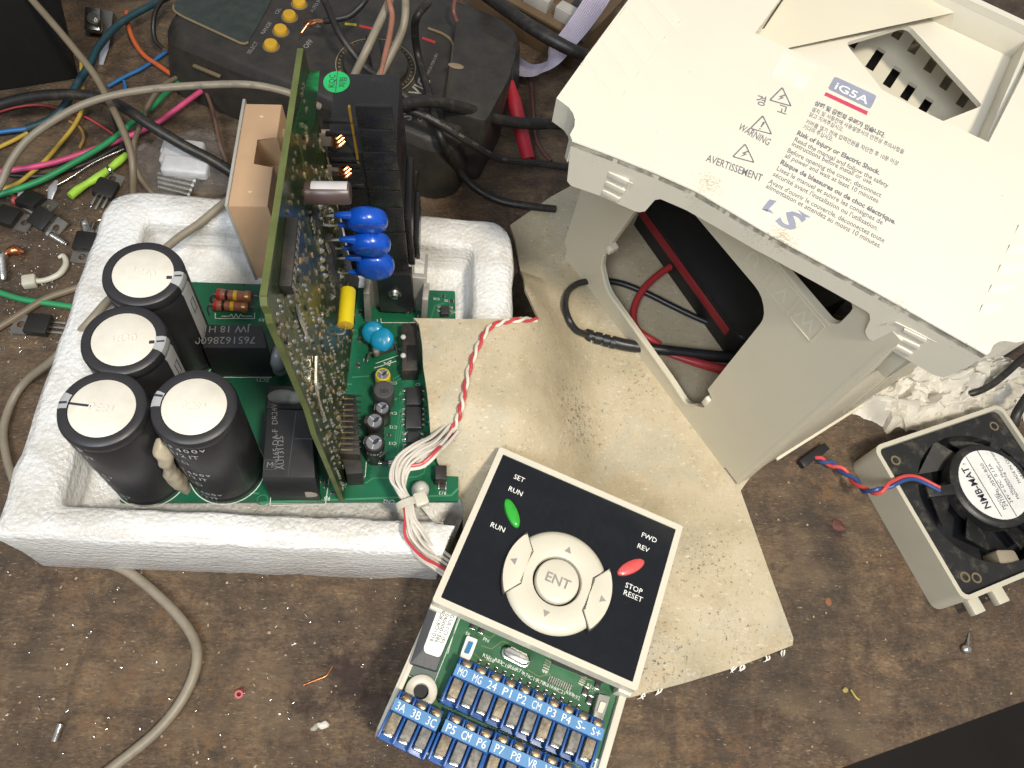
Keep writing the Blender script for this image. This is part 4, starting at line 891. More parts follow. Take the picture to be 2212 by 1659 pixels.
for x, y in ((712, 308), (727, 375)):
    p = TF.px(x + 14, y, 1.6); b = B()
    b.box(p[0] - 5.2, p[0] - .5, p[1] - 2.6, p[1] + 2.6, 0, .8, .2, TF); obj('spring_clamp', b, mat('clear_clamp', (.16, .14, .12), .3), col)
    b = B()
    for k in range(3): b.tube([TF(p[0] - 1.6 + k * .3, p[1] - 1.5 + k * 1.7, .4), TF(p[0] + .4, p[1] - 1.2 + k * 1.7, 2.2), TF(p[0] + 2.6, p[1] - .6 + k * 1.7, .4)], .55, 7, 4)
    obj('copper_coil', b, COPPER, col)
    b = B(); b.tube([TF(p[0] - 7.5, p[1] + 5.5, .6), TF(p[0] - 6.2, p[1] + .2, 1), TF(p[0] - 4.8, p[1] - 5, .6)], .55, 6); b.box(p[0] - 7.8, p[0] - 5, p[1] - 1.2, p[1] + .6, 0, 1.6, .2, TF); obj('clamp_leg', b, mat('brass_leg', (.62, .56, .38), .35, .9), col)
tz = TF(0, 68.05, 0); TT = Fr(TF(0, 68.06, 0), DB.w, v=DB.u)
p = TT.px(727, 177); GRN = mat('inspection_green', (.02, .42, .12), .45)
b = B(); b.lathe([(1, 0), (1, .08), (0, .08)], 32, TT.sub(p[0], p[1], 0).M() @ Matrix.Diagonal((4.6, 5.2, 1, 1))); st_ = obj('inspection_sticker', b, GRN, col)
text('sticker_text', [('KQC', TT.sub(p[0] - .6, p[1] - 3, .1, 90), 3, None, .01), ('지험', TT.sub(p[0] + 3.2, p[1] - 2.7, .1, 90), 2.8, None, .01)], MARK, col)
b = B(); b.box(p[0] - .1, p[0] + .12, p[1] - 5, p[1] + 5, .08, .11, 0, TT); obj('sticker_line', b, MARK, col)
# power module
TAN = mat('module_tan', (.47, .305, .18), .45, var=.05, bump=.05, bs=2)
def mpx(x, y): p = at(x, y, 96); d = p - DB.o; return (d.dot(DB.w), d.dot(DB.u))
MF = Fr(DB.o, DB.w, v=DB.u); 
mp = [mpx(*q) for q in ((527, 209), (612, 209), (595, 284), (547, 287), (540, 346), (583, 347), (571, 434), (484, 432))]
w0 = (mp[0][0] + mp[7][0]) / 2; w1_ = (mp[1][0] + mp[6][0]) / 2; u0_, u1_ = mp[7][1], mp[0][1]
na, nb, nc, nd = mp[3][1], mp[4][1], (mp[3][0] + mp[4][0]) / 2, 0
b = B(); b.prism([(w0, u0_), (w1_, u0_), (w1_, nb), (nc, nb), (nc, na), (w1_, na), (w1_, u1_), (w0, u1_)], 18, 65, MF, bev=.8); mod = obj('power_module', b, TAN, pb)
b = B(); b.box(nc - 1, w1_ - 1, nb - .5, na + .5, 16, 50, .5, MF); obj('module_step', b, TAN, mod)
b = B(); b.box(w0 - 1.1, w0 + .1, u0_ - .3, u1_ + 2, 17, 65.5, .3, MF); obj('base_plate', b, mat('base_plate_grey', (.36, .34, .31), .5), mod)
for uu, vv in ((u1_ - 9, 56), (u0_ + 8, 56), (u1_ - 9, 28)): b = B(); f = Fr(DB(uu, vv, w1_ - .5), DB.u, v=DB.v); b.cyl(3.3, 0, -w1_ - 1, 18, f, .2); obj('module_post', b, TAN, mod)
b = B(); b.lathe([(1.6, 0), (1.6, .6), (1.2, 1), (0, 1)], 14, MF.sub(nc + 2.2, (na + nb) / 2, 50)); obj('module_screw', b, STEEL, mod)
b = B(); b.box(w0 + 3, w1_ - 2, u0_ + 6, u1_ - 6, 10, 18, .4, MF); obj('module_foot', b, TAN, mod)
for uu in (u0_ + 7, u1_ - 7): b = B(); b.ell((0, 0, 0), .9, .55, .2, MF.sub((w0 + w1_) / 2, uu, 65.05)); obj('moulding_nib', b, mat('nib', (.6, .45, .3), .4), mod)
# header with gold pins
b = B(); hp = flat(((736, 856), (768, 856), (778, 982), (734, 980)), 50); b.prism(hp, ZB, 50, bev=.3); hp2 = flat(((734, 975), (780, 975), (784, 1022), (748, 1024)), 44); b.prism(hp2, ZB, 44, bev=.3); hd = obj('pin_header', b, BLACKM, pb)
for k in range(10):
    x, y = 738 - k * .2, 861.5 + k * 12.2; p, q = at(x, y, 50.6), at(x + 26, y + .3, 50.6)
    b = B(); b.tube([p, q], [.42, .42, .2], 6, 1); obj('gold_pin', b, GOLD, hd)
    b = B(); q2 = at(x + 36, y - 6, 50.3); b.box(q2.x - 4.6, q2.x + 1.2, q2.y - .25, q2.y + .35, 49.9, 50.7, .1); obj('header_rib', b, BLACK, hd)
# heat sink with the transistor
HS = mat('raw_aluminium', (.46, .44, .40), .5, .5, bump=.2, bs=1.2, dirt=.6, dirtc=(.2, .18, .15))
hy = at(850, 690, ZB).y + 6; hx0, hx1 = at(798, 690, ZB).x, at(915, 690, ZB).x
HF = Fr((hx0, hy, ZB), (1, -.03, 0), v=(0, 0, 1)); hw = hx1 - hx0
b = B(); b.box(0, hw, 0, 26, -2.5, 0, .3, HF); hs = obj('heat_sink', b, HS, pb)
for k in range(5): b = B(); b.box(k * (hw - 1.2) / 4, k * (hw - 1.2) / 4 + 1.2, 0, 27, -12, -2.4, .2, HF); obj('sink_fin', b, HS, hs)
for x0 in (-1.6, hw - .9): b = B(); b.box(x0, x0 + 2.5, 0, 23, -.1, 8.5, .3, HF); obj('sink_fin', b, HS, hs)
tq = [HF.px(*q, c=4.2) for q in ((812, 594), (888, 594), (893, 676), (822, 680))]
b = B(); b.prism(roundpoly([(tq[3][0], max(3, tq[3][1])), (tq[2][0], max(3, tq[2][1])), (tq[1][0], tq[1][1]), (tq[0][0], tq[0][1])], .5), 0, 4.2, HF, bev=.4); to_ = obj('power_transistor', b, BLACK, pb)
p = HF.px(852, 638, 5); b = B(); b.lathe([(3, -.9), (3, .2), (2.2, .2), (2.2, 1.2), (1.6, 1.9), (0, 2)], 20, HF.sub(p[0], p[1], 4.2)); b.box(-1.2, 1.2, -.25, .25, 1.8, 2.05, 0, HF.sub(p[0], p[1], 4.2, 30)); obj('screw', b, STEEL, to_)
for k in range(3): b = B(); b.box(tq[3][0] + 3 + k * 4, tq[3][0] + 4.4 + k * 4, 0, 4, 1.2, 1.9, .1, HF); obj('lead', b, TIN, to_)
# blue disc capacitors, diode, round parts
VL = mat('disc_light_blue', (.01, .27, .50), .25, coat=.4, var=.05)
for (x, y, z, r_, ax) in ((806, 718, 40, 5., (.1, -.55, .85)), (825, 733, 40, 5.3, (-.55, -.5, .72))):
    f = Fr(at(x, y, z), V((1, .2, .3)), w=V(ax)); b = B(); b.lathe([(0, -1.9), (.6 * r_, -1.8), (.9 * r_, -1), (r_, 0), (.9 * r_, 1), (.6 * r_, 1.8), (0, 1.9)], 26, f); o = obj('disc_capacitor', b, VL, pb, ang=70)
    b = B(); c_ = at(x, y, z)
    for dx in (-2, 2): b.tube([c_ + V((dx, 0, -3)), c_ + V((dx, -.5, ZB - z))], .35, 6)
    obj('lead', b, TIN, o)
p, q = at(805, 762, 36), at(848, 747, 36); f = Fr(p, V((0, 0, 1)), w=q - p); Ld = (q - p).length
b = B(); b.lathe([(0, 0), (2.1, 0), (2.2, .3), (2.2, Ld - .3), (2.1, Ld), (0, Ld)], 18, f); di = obj('diode', b, mat('diode_body', (.05, .055, .045), .45), pb)
b = B(); b.lathe([(2.23, .6), (2.23, 2.2)], 18, f); obj('cathode_band', b, mat('diode_band', (.16, .15, .12)), di)
b = B(); b.tube([p, p - (q - p) * .16, p - (q - p) * .3 + V((0, -2, -ZB + 29))], .5, 6); b.tube([q, q + (q - p) * .16, q + (q - p) * .27 + V((0, -1.5, -5))], .5, 6); obj('lead', b, DULLM, di)
def can(name, x, y, rp, ztop, m, topm, stripe=None, txt=None, tint=None):
    c_ = at(x, y, ztop); r_ = rp / pxmm(x, y, ztop); h = ztop - ZB; T = Fr((c_.x, c_.y, ZB), (1, 0, 0), v=(0, 1, 0))
    b = B(); b.lathe([(0, 0), (r_, 0), (r_, .8), (r_ - .25, 1.5), (r_, 2.2), (r_, h - .8), (r_ - .3, h - .1), (r_ * .8, h), (r_ * .78, h - .25), (0, h - .25)], 26, T); o = obj(name, b, m, pb)
    if topm:
        b = B(); b.lathe([(0, h - .2), (r_ * .76, h - .2), (r_ * .74, h - .12), (0, h - .12)], 22, T); obj('can_top', b, topm, o)
        b = B()
        for k in range(3): b.box(0, r_ * .7, -.12, .12, h - .13, h - .08, 0, T.sub(0, 0, 0, 20 + k * 120))
        obj('vent_score', b, mat('score_pale', (.75, .75, .75), .4), o)
        b = B(); b.lathe([(1, h - .12), (1, h - .07), (0, h - .07)], 14, T.sub(r_ * .18, r_ * .1, 0, 50).M() @ Matrix.Diagonal((r_ * .42, r_ * .2, 1, 1))); obj('ink_spot', b, MARK, o)
    if stripe is not None:
        b = B()
        for i in range(4):
            t0, t1 = rad(stripe - 26 + i * 13), rad(stripe - 13 + i * 13)
            for (ra_, za), (rb_, zb_) in (((r_ + .05, 2.2), (r_ + .05, h - .75)), ((r_ + .05, h - .75), (r_ * .82, h + .05))): b.poly([T(ra_ * math.cos(t0), ra_ * math.sin(t0), za), T(ra_ * math.cos(t1), ra_ * math.sin(t1), za), T(rb_ * math.cos(t1), rb_ * math.sin(t1), zb_), T(rb_ * math.cos(t0), rb_ * math.sin(t0), zb_)])
        bmesh.ops.remove_doubles(b.bm, verts=b.bm.verts[:], dist=.01); obj('grey_stripe', b, mat('pale_stripe', (.5, .48, .48)), o)
    if txt: text('sleeve_text', [x_ for s_, z_, a_, sz in txt for x_ in arc_text(s_, V((c_.x, c_.y, ZB)), r_, z_, a_, sz)], tint or CPRT, o)
    return o
CT = mat('can_silver', (.33, .34, .36), .3, .6); CBK = mat('can_sleeve', (.022, .02, .02), .35)
can('electrolytic', 827, 808, 16.5, 42, mat('can_yellow', (.72, .55, .02), .4), CT, 190, [('16 47', 5, 235, 2.4)], MARK)
can('electrolytic', 826, 880, 17.5, 44, CBK, CT, 170); can('electrolytic', 809, 908, 20.5, 46, CBK, CT, 175); can('electrolytic', 808, 955, 22.5, 46, CBK, CT, 165, [('220µF', 11.2, 230, 2.2), ('YOUNG', 8, 300, 2)])
o = can('inductor', 829, 841, 22.5, 43, mat('ferrite_grey', (.07, .07, .075), .5, bump=.1), None)
c_ = at(820, 846, 43.1); text('marking', [('101', Fr((c_.x, c_.y - .6, 43.1), (1, .1, 0), w=(0, 0, 1)), 2.6, None)], BLACK, o)
def smd(x, y, sc=1., rot=0, name='chip_resistor'):
    p = at(x, y, ZB); f = Fr(p, V((math.cos(rad(rot)), math.sin(rad(rot)), 0)), w=V((0, 0, 1)))
    o = inst(name, me_chip, p, pb, f, sc); e = inst('end_cap', me_cap, p, o); e.location = (0, 0, 0)
for x, y, s_, r_ in ((957, 640, 1.2, 0), (975, 651, 1.4, 10), (955, 1052, 2, 0), (697, 1040, 1, 0), (705, 1052, 1, 0), (718, 1066, 1, 0), (729, 745, 1.4, 90), (778, 676, 1.3, 90), (776, 735, 1.4, 90), (774, 790, 1.4, 90), (840, 940, 1, 0), (940, 940, 1, 0), (944, 910, 1, 0)): smd(x, y, s_, r_)
def ic4(x0, y0, x1, y1, h, n, name='optocoupler'):
    o = pbx(name, ((x0, y0), (x1, y0), (x1 + 1, y1), (x0 - 1, y1)), ZB, ZB + h, SMD)
    b = B()
    for i in range(n):
        for x, s_ in ((x0, -1), (x1, 1)): p = at(x, y0 + (y1 - y0) * (i + .5) / n, ZB + .6); b.box(p.x - (2 if s_ < 0 else -.2), p.x + (2 if s_ > 0 else -.2), p.y - .45, p.y + .45, ZB + .05, ZB + 1.4, .15)
    obj('chip_pins', b, TIN, o, kind='stuff')
ic4(878, 836, 910, 873, 4, 2); ic4(877, 878, 910, 924, 4, 4); ic4(880, 932, 907, 955, 3.4, 2); ic4(880, 957, 907, 985, 3.4, 3); ic4(953, 660, 969, 678, 3, 2); ic4(826, 995, 838, 1003, 1.6, 2, 'transistor')
cn = pbx('connector', ((869, 698), (900, 698), (903, 800), (868, 800)), ZB, 40, BLACKM); pbx('connector_slot', ((878, 745), (899, 745), (900, 780), (880, 780)), 40, 40.3, mat('slot_black', (.006, .006, .006), .5), cn)
for y in (728, 768): blobs('glue_dot', [(871, y, 41, 1.2, 1.2, 1)], GLUEW)
cn2 = pbx('connector', ((940, 1005), (965, 1005), (965, 1035), (940, 1035)), ZB, 38, BLACKM)
# print and tracks on the power board
def st(s_, x, y, h=2.3, rot=180):
    p = at(x, y, ZB + .07); return (s_, Fr(p, V((math.cos(rad(rot)), math.sin(rad(rot)), 0)), w=V((0, 0, 1))), h, None)
for x_ in (st('ZCT1', 583, 818), st('R9', 572, 688), st('J1', 785, 1036), st('CN2', 853, 1080), st('R5', 714, 1073), st('C18', 872, 752, 1.8), st('C7', 908, 828, 1.8), st('C17', 858, 825, 1.8), st('C16', 858, 890, 1.9), st('C15', 858, 920, 1.9), st('C13', 857, 955, 1.9), st('PC2', 884, 934, 1.8), st('PC6', 884, 948, 1.8), st('C11', 938, 942, 1.7), st('R13', 964, 1062, 1.9), st('C28', 950, 644, 1.7), st('R32', 973, 648, 1.7), st('PC7', 987, 672, 1.7), st('C4', 452, 787), st('D2', 796, 776, 1.8)): text('silk_print', [x_], SILK, pb)
def pl(b, pts, w_, h=.05, z=ZB):
    for p, q in zip(pts, pts[1:]): P0, P1 = at(*p, z), at(*q, z); line(b, WFz(z), (P0.x, P0.y), (P1.x, P1.y), w_, h)
def WFz(z): return Fr((0, 0, z), (1, 0, 0), v=(0, 1, 0))
b = B()
for pts in (((465, 676), (465, 688), (550, 688), (550, 676)), ((478, 683), (497, 683), (500, 678), (505, 688), (510, 678), (515, 688), (520, 678), (523, 683), (545, 683)), ((430, 815), (587, 815), (587, 800)), ((586, 1060), (583, 1092), (703, 1090), (713, 1020)), ((748, 1028), (746, 1031), (789, 1030), (792, 990)), ((800, 700), (815, 698), (815, 690)), ((823, 688), (823, 697), (903, 697), (903, 680)), ((812, 785), (860, 768)), ((808, 795), (832, 788), (829, 782), (842, 790), (845, 778), (832, 788), (856, 780)), ((868, 800), (870, 812), (905, 812)), ((881, 952), (880, 930)), ((940, 1043), (965, 1043)), ((905, 1010), (920, 1010))): pl(b, pts, .28)
obj('silk_lines', b, SILK, pb)
for pts, w_ in ((((735, 1045), (790, 1043), (806, 1033), (900, 1030), (916, 1022), (918, 1010)), .5), (((560, 1086), (975, 1070), (990, 1055)), .8), (((842, 1000), (800, 1000)), .4), (((855, 865), (870, 840)), .4), (((845, 870), (868, 850)), .4), (((852, 965), (856, 930), (866, 880)), .35), (((856, 968), (861, 930), (872, 880)), .35), (((860, 972), (866, 930), (877, 890)), .35), (((848, 820), (868, 808)), .4), (((852, 826), (872, 814)), .4), (((760, 815), (800, 812), (806, 830), (804, 870)), .4), (((730, 830), (760, 830)), .5), (((440, 1060), (560, 1066)), .6), (((930, 690), (940, 660), (960, 655)), .4)): b = B(); pl(b, pts, w_, .035); obj('copper_track', b, TRACE, pb)
b = B()
for x, y in ((567, 1080), (763, 720)): p = at(x, y, ZB); b.plate([(2.2 * math.cos(k * .35), 2.2 * math.sin(k * .35)) for k in range(18)], [[(1.9 * math.cos(k * .35), 1.9 * math.sin(k * .35)) for k in range(18)]], 0, .05, Fr(p, (1, 0, 0), v=(0, 1, 0)))
obj('silk_ring', b, TRACE, pb)
for i in range(40):
    x, y = RG.uniform(850, 985), RG.uniform(830, 1030)
    if i < 26: p = at(x, y, ZB); inst('solder_joint', me_j, p, pb, None, RG.uniform(.3, .6))
# ---------------------------------------------------------------- cables and loose wires
def wire(name, pts, r, m, label, cat='cable', group=None, parent=None, seg=10, k=6):
    b = B(); b.tube([at(x, y, z) for x, y, z in pts], r, seg, k); return obj(name, b, m, parent, label, cat, group)
def rub(name, col, **kw): return mat(name, col, kw.pop('rough', .45), bump=.03, bs=2, dirt=kw.pop('dirt', .35), dirtc=(.12, .09, .06), dlo=.5, dhi=.7, ds=.2, **kw)
GC = rub('grey_cable_sheath', (.25, .215, .16)); GC2 = rub('brown_grey_sheath', (.19, .15, .10)); BK = rub('black_rubber', (.016, .015, .014)); 
GR = 'grey cables across the bench'; BG = 'black cables behind the terminal block'; CW = 'coloured wires in the tangle at upper left'
c1 = wire('grey_cable', [(-30, 440, 22), (0, 400, 26), (22, 352, 32), (60, 302, 38), (120, 258, 44), (180, 226, 48), (250, 205, 50), (340, 191, 52), (440, 184, 54), (520, 182, 56), (575, 188, 56), (630, 203, 54), (690, 230, 44)], 1.75, GC, 'pale grey printed cable arching over the coloured wires towards the driver board', group=GR)
c1n = [(at(x, y, z), at(x + 8, y + dy, z)) for x, y, z, dy in ((330, 195, 53.8, -1), (420, 188, 55.6, -1), (500, 184, 57.6, 0), (540, 185, 57.8, 1))]
text('cable_print', [(s_, Fr(p + (CAMP - p).normalized() * 1.95 + (q - p).normalized() * 0, q - p, w=CAMP - p), 1.5, None) for (p, q), s_ in zip(c1n, ('300V', 'AWM', 'VW-1', 'E41'))], mat('cable_ink', (.03, .028, .025)), c1)
wire('grey_cable', [(40, -40, 60), (70, 0, 56), (112, 48, 52), (160, 105, 47), (205, 163, 42), (235, 218, 38), (262, 272, 35), (282, 326, 30), (288, 375, 24), (288, 430, 12), (286, 470, 3)], 1.7, GC2, 'brownish grey cable running from the top edge down to the foam corner', group=GR)
wire('grey_cable', [(430, 140, 6), (400, 158, 8), (352, 186, 14), (322, 225, 18), (303, 272, 18), (289, 312, 20), (293, 362, 16), (318, 405, 8), (345, 435, 3), (380, 470, 2)], 1.3, GC2, 'thinner brownish grey cable curving beside the longer one above the plastic bag', group=GR)
wire('grey_cable', [(520, 410, 50), (475, 446, 49), (430, 483, 48), (375, 522, 47.5), (320, 575, 47.5), (270, 625, 47.5), (236, 648, 47.5), (185, 705, 46), (120, 772, 26), (62, 818, 8), (30, 860, 3), (8, 925, 2), (14, 985, 2), (30, 1040, 2)], 1.75, GC, 'grey brown cable passing over the foam tray behind the capacitors', group=GR)
wire('grey_cable', [(230, 600, 2), (160, 624, 2), (100, 645, 2), (50, 675, 2), (0, 706, 2), (-40, 730, 2)], 1.7, GC2, 'grey cable reaching from the left edge to under the foam, above the loose transistor', group=GR)
wire('grey_cable', [(230, 1215, 2), (280, 1237, 2), (338, 1283, 2), (392, 1338, 2.2), (423, 1392, 3), (421, 1450, 3), (388, 1520, 2.4), (330, 1588, 2), (235, 1664, 2), (150, 1730, 2)], 2.0, GC, 'grey cable bending across the bare bench below the foam tray', group=GR)
wire('black_cable', [(-30, 240, 16), (0, 226, 18), (60, 211, 22), (130, 204, 26), (200, 208, 28), (262, 230, 28), (330, 274, 24), (400, 316, 18), (450, 342, 13), (500, 372, 8), (540, 400, 6)], [2.6, 2.7, 3.], BK, 'thick black cable crossing under the pale grey cable towards the tan module')
BL_ = rub('blue_wire', (.02, .14, .36)); TL2 = rub('teal_wire', (.012, .05, .065)); OR = rub('orange_wire', (.55, .11, .03)); PK = rub('pink_wire', (.60, .07, .19)); GN = rub('green_wire', (.02, .27, .10)); YE = rub('yellow_wire', (.48, .33, .05)); BR = rub('brown_wire', (.13, .07, .05)); LM = rub('lime_sleeve', (.36, .62, .06)); RD = rub('red_wire', (.40, .05, .05)); WH = rub('off_white_wire', (.55, .51, .43))
for nm, pts, r, m, lb in (
    ('teal_cable', [(370, -10, 12), (325, 12, 14), (260, 50, 14), (215, 98, 14), (196, 135, 14), (165, 185, 12), (135, 235, 10), (100, 262, 7), (60, 277, 4)], 2.0, TL2, 'dark teal cable winding down beside the black equipment case'),
    ('blue_wire', [(103, 260, 4), (60, 277, 4), (25, 282, 4), (-20, 288, 4)], 1.2, BL_, 'blue wire reaching the left edge below the thick black cable'),
    ('orange_wire', [(273, 26, 9), (277, 55, 9), (290, 90, 6), (312, 120, 4), (345, 143, 4), (375, 164, 4)], 1.25, OR, 'orange wire curving down beside the multimeter'),
    ('orange_wire', [(455, 212, 3), (480, 203, 3), (512, 194, 3)], 1., OR, 'short orange wire end behind the tan module'),
    ('blue_wire', [(233, 187, 2), (270, 166, 2), (310, 146, 2), (360, 112, 2)], 1.0, BL_, 'thin blue wire lying straight between the grey cable and the multimeter'),
    ('blue_wire', [(268, 175, 2), (271, 190, 2), (272, 205, 2)], .9, BL_, 'tiny blue wire stub above the pale grey cable'),
    ('pink_wire', [(500, 160, 6), (470, 175, 8), (420, 207, 9), (352, 257, 7), (300, 285, 5), (220, 316, 5), (120, 350, 5), (30, 367, 5), (-30, 374, 5)], 1.45, PK, 'bright pink wire running under the thick black cable to the left edge'),
    ('green_wire', [(470, 150, 4), (445, 158, 5), (385, 178, 8), (335, 225, 9), (300, 253, 8), (240, 303, 7), (160, 351, 7), (80, 393, 6), (0, 420, 5), (-40, 432, 5)], 1.5, GN, 'long green wire crossing the tangle beside the pink wire'),
    ('green_wire', [(-20, 625, 2), (0, 632, 2), (50, 647, 2), (105, 655, 2), (160, 663, 2), (200, 668, 2)], 1.45, GN, 'green wire coming from the left edge to the foam, above the loose transistor'),
    ('yellow_wire', [(176, 128, 8), (177, 165, 8), (179, 205, 6), (178, 235, 5), (160, 272, 4), (130, 310, 3), (95, 350, 3), (70, 372, 3), (40, 395, 3), (0, 412, 3)], 1.1, YE, 'yellow wire hanging beside the black case and crossing under the pink wire'),
    ('yellow_wire', [(60, 287, 2), (30, 303, 2), (-10, 322, 2)], 1.1, YE, 'short yellow wire end at the left edge under the pale grey cable'),
    ('yellow_wire', [(150, 262, 2), (172, 275, 2), (181, 297, 2), (172, 320, 2)], .8, rub('ochre_wire', (.3, .18, .05)), 'hooked ochre wire end beside the yellow wire'),
    ('brown_wire', [(420, 150, 8), (440, 188, 9), (455, 225, 8), (465, 262, 7), (474, 305, 6), (490, 352, 4)], 1.0, BR, 'brown wire hanging between the multimeter and the tan module'),
    ('red_wire', [(-20, 248, 2), (30, 233, 2), (80, 227, 2), (125, 234, 2), (180, 251, 2), (215, 270, 2), (245, 290, 2)], .6, RD, 'thin red wire under the thick black cable at far left'),
    ('black_wire', [(20, 378, 2), (70, 381, 2), (120, 375, 2), (190, 352, 2), (265, 312, 2)], 1.1, BK, 'thin black wire beneath the pink and green wires'),
    ('bare_wire', [(100, 412, 1.5), (150, 385, 3), (205, 350, 4), (268, 322, 4)], .55, STEEL, 'straight bare metal wire beside the lime sleeve'),
    ('black_wire', [(244, 235, 4), (252, 265, 4), (262, 300, 3), (264, 330, 2)], 1.7, BK, 'short black wire stub under the crossing grey cables'),
    ('black_wire', [(360, -10, 20), (338, 20, 20), (331, 55, 16), (336, 88, 10), (352, 105, 6)], 1.3, BK, 'thin black lead hanging along the left end of the multimeter')):
    wire(nm, pts, r, m, lb, 'wire', CW, k=5)
b = B(); pth = [(274, 334, 4), (255, 350, 4), (236, 365, 4), (212, 383, 4), (188, 397, 4), (168, 410, 4), (152, 424, 4)]
b.tube([at(*p) for p in pth], [1.6, 2.0, 1.6, 2.2, 1.7, 2.1, 2.0], 10, 3); lm = obj('lime_sleeve', b, LM, None, 'bright lime green sleeve scrap with a clip round it beside the green wire', 'sleeve')
b = B(); b.tube([at(231, 358, 5), at(236, 366, 7.4), at(243, 372, 5)], .7, 6, 4); obj('wire_clip', b, STEEL, lm)
# cables on the right of the terminal block
wire('black_cable', [(800, 245, 70), (835, 236, 66), (872, 226, 60), (930, 219, 56), (1000, 234, 46), (1078, 259, 32), (1150, 268, 28), (1200, 268, 26), (1270, 275, 22)], [2.8, 3., 3.1, 2.8], BK, 'thick black cable from the terminal block over the red probe to the cover', group=BG)
pc = wire('black_cable', [(860, 232, 52), (905, 245, 52), (950, 268, 50), (1015, 308, 40), (1078, 343, 22), (1150, 352, 12), (1220, 361, 8), (1300, 375, 4)], 1.9, rub('black_printed_cable', (.022, .021, .02)), 'black printed cable slanting down over the multimeter corner', group=BG)
pr = [(920, 251, 52), (955, 270, 50), (990, 292, 45), (1020, 310, 40), (1050, 327, 31), (1085, 346, 21), (1120, 350, 16)]
text('cable_print', [(s_, Fr(at(*p) + (CAMP - at(*p)).normalized() * 2.05, at(*q) - at(*p), w=CAMP - at(*p)), 1.7, None) for p, q, s_ in zip(pr, pr[1:], ('60227 IEC', '53 RVV', '300V', '2x0.75', 'mm2', '6022'))], mat('cable_ink_pale', (.22, .21, .19)), pc)
wire('black_cable', [(925, 5, 70), (903, 32, 70), (896, 62, 62), (903, 120, 48), (925, 200, 44), (948, 285, 44), (965, 325, 34), (990, 368, 14), (1030, 408, 6), (1080, 434, 5), (1140, 445, 5), (1200, 452, 4)], 2.0, BK, 'black cable looping over the multimeter and down to the foam corner', group=BG)
wire('black_cable', [(690, -20, 60), (706, 12, 58), (735, 75, 54), (785, 140, 46), (830, 172, 44), (872, 205, 42), (895, 225, 40)], 1.9, BK, 'black cable running behind the terminal block top', group=BG)
wire('black_cable', [(795, -10, 64), (780, 12, 62), (755, 34, 58), (722, 42, 56), (700, 46, 54)], 1.6, BK, 'black cable ending in frayed copper strands above the driver board', group=BG)
cs = empty('copper_strands', at(665, 50, 50), 'frayed bare copper strands at the stripped cable end above the driver board', 'copper strands')
for k in range(6):
    x1, y1 = 650 + k * 4 + RG.uniform(-4, 4), 62 + RG.uniform(-10, 14) - k * 2; b = B(); b.tube([at(704, 45, 53.5), at(685, 45 + RG.uniform(-3, 3), 52), at(670, 50 + RG.uniform(-5, 4), 50), at(x1, y1, 46)], .45, 6, 5); obj('strand', b, COPPER, cs)
wire('grey_cable', [(850, -20, 90), (840, 5, 88), (820, 48, 84), (790, 112, 78), (760, 175, 66), (740, 230, 60)], 1.9, GC, 'grey lead rising behind the terminal column, left one of the pair', group=GR)
wire('grey_cable', [(872, -20, 88), (876, 10, 86), (873, 48, 82), (860, 88, 76), (828, 150, 66), (800, 200, 56)], 1.9, GC, 'grey lead rising behind the terminal column, right one of the pair', group=GR)
wire('brown_wire', [(836, -15, 92), (842, 10, 92), (847, 35, 90), (842, 75, 90), (832, 120, 90), (822, 160, 90), (815, 186, 88)], [1.3, 1.3, 1.3, .3], rub('copper_brown_wire', (.30, .13, .085)), 'copper brown wire hanging beside the terminal column', 'wire')
wire('brown_wire', [(985, -10, 50), (980, 20, 48), (985, 42, 44), (996, 60, 40)], 1.2, rub('dark_red_wire', (.16, .06, .05)), 'dark red brown wire end over the top of the multimeter', 'wire')
wire('brown_wire', [(1130, 150, 3), (1146, 180, 3), (1150, 220, 3), (1155, 290, 3), (1170, 325, 3), (1190, 348, 3)], 1.1, rub('dark_red_wire2', (.13, .05, .045)), 'dark red wire lying right of the red probe', 'wire')
wire('black_cable', [(1050, -10, 40), (1100, 25, 44), (1150, 60, 46), (1200, 90, 46), (1245, 112, 44), (1300, 130, 40)], [3.6, 3.8, 3.2], BK, 'thick black cable crossing in front of the ribbon cable at the top', group=BG)
wire('black_cable', [(2260, 738, 18), (2212, 772, 18), (2175, 805, 17), (2140, 832, 16), (2105, 848, 15), (2078, 852, 12)], 1.8, BK, 'black cable lying over the crumpled tissue')
wire('black_cable', [(2240, 830, 26), (2212, 868, 24), (2196, 895, 22), (2190, 920, 18)], 2.4, BK, 'black cable end behind the fan at the right edge')
# ribbon cable
RIB = mat('ribbon_grey_lilac', (.42, .37, .46), .4, var=.1)
def ribbon(pts, wd_, name, label, n=11):
    b = B(); P_ = spline([at(*p) for p in pts], 8); prev = None
    for i, p in enumerate(P_):
        d = (P_[min(i + 1, len(P_) - 1)] - P_[max(0, i - 1)]).normalized(); s_ = d.cross(V((0, 0, 1))).normalized(); up = s_.cross(d)
        row = []
        for k in range(n * 4 + 1):
            t = k / (n * 4) - .5; row.append(b.bm.verts.new(p + s_ * t * wd_ + up * (.45 * abs(math.sin(math.pi * k / 4)))))
        if prev:
            for k in range(n * 4): b.bm.faces.new((prev[k], prev[k + 1], row[k + 1], row[k]))
        prev = row
    return obj(name, b, RIB, None, label, 'ribbon cable', ang=80)
ribbon([(1320, -60, 60), (1288, 0, 52), (1250, 55, 42), (1215, 98, 32), (1190, 128, 24), (1170, 148, 16), (1140, 152, 10), (1115, 140, 8), (1085, 118, 8)], 13.5, 'ribbon_cable', 'lilac grey ribbon cable beside the top left corner of the cover')
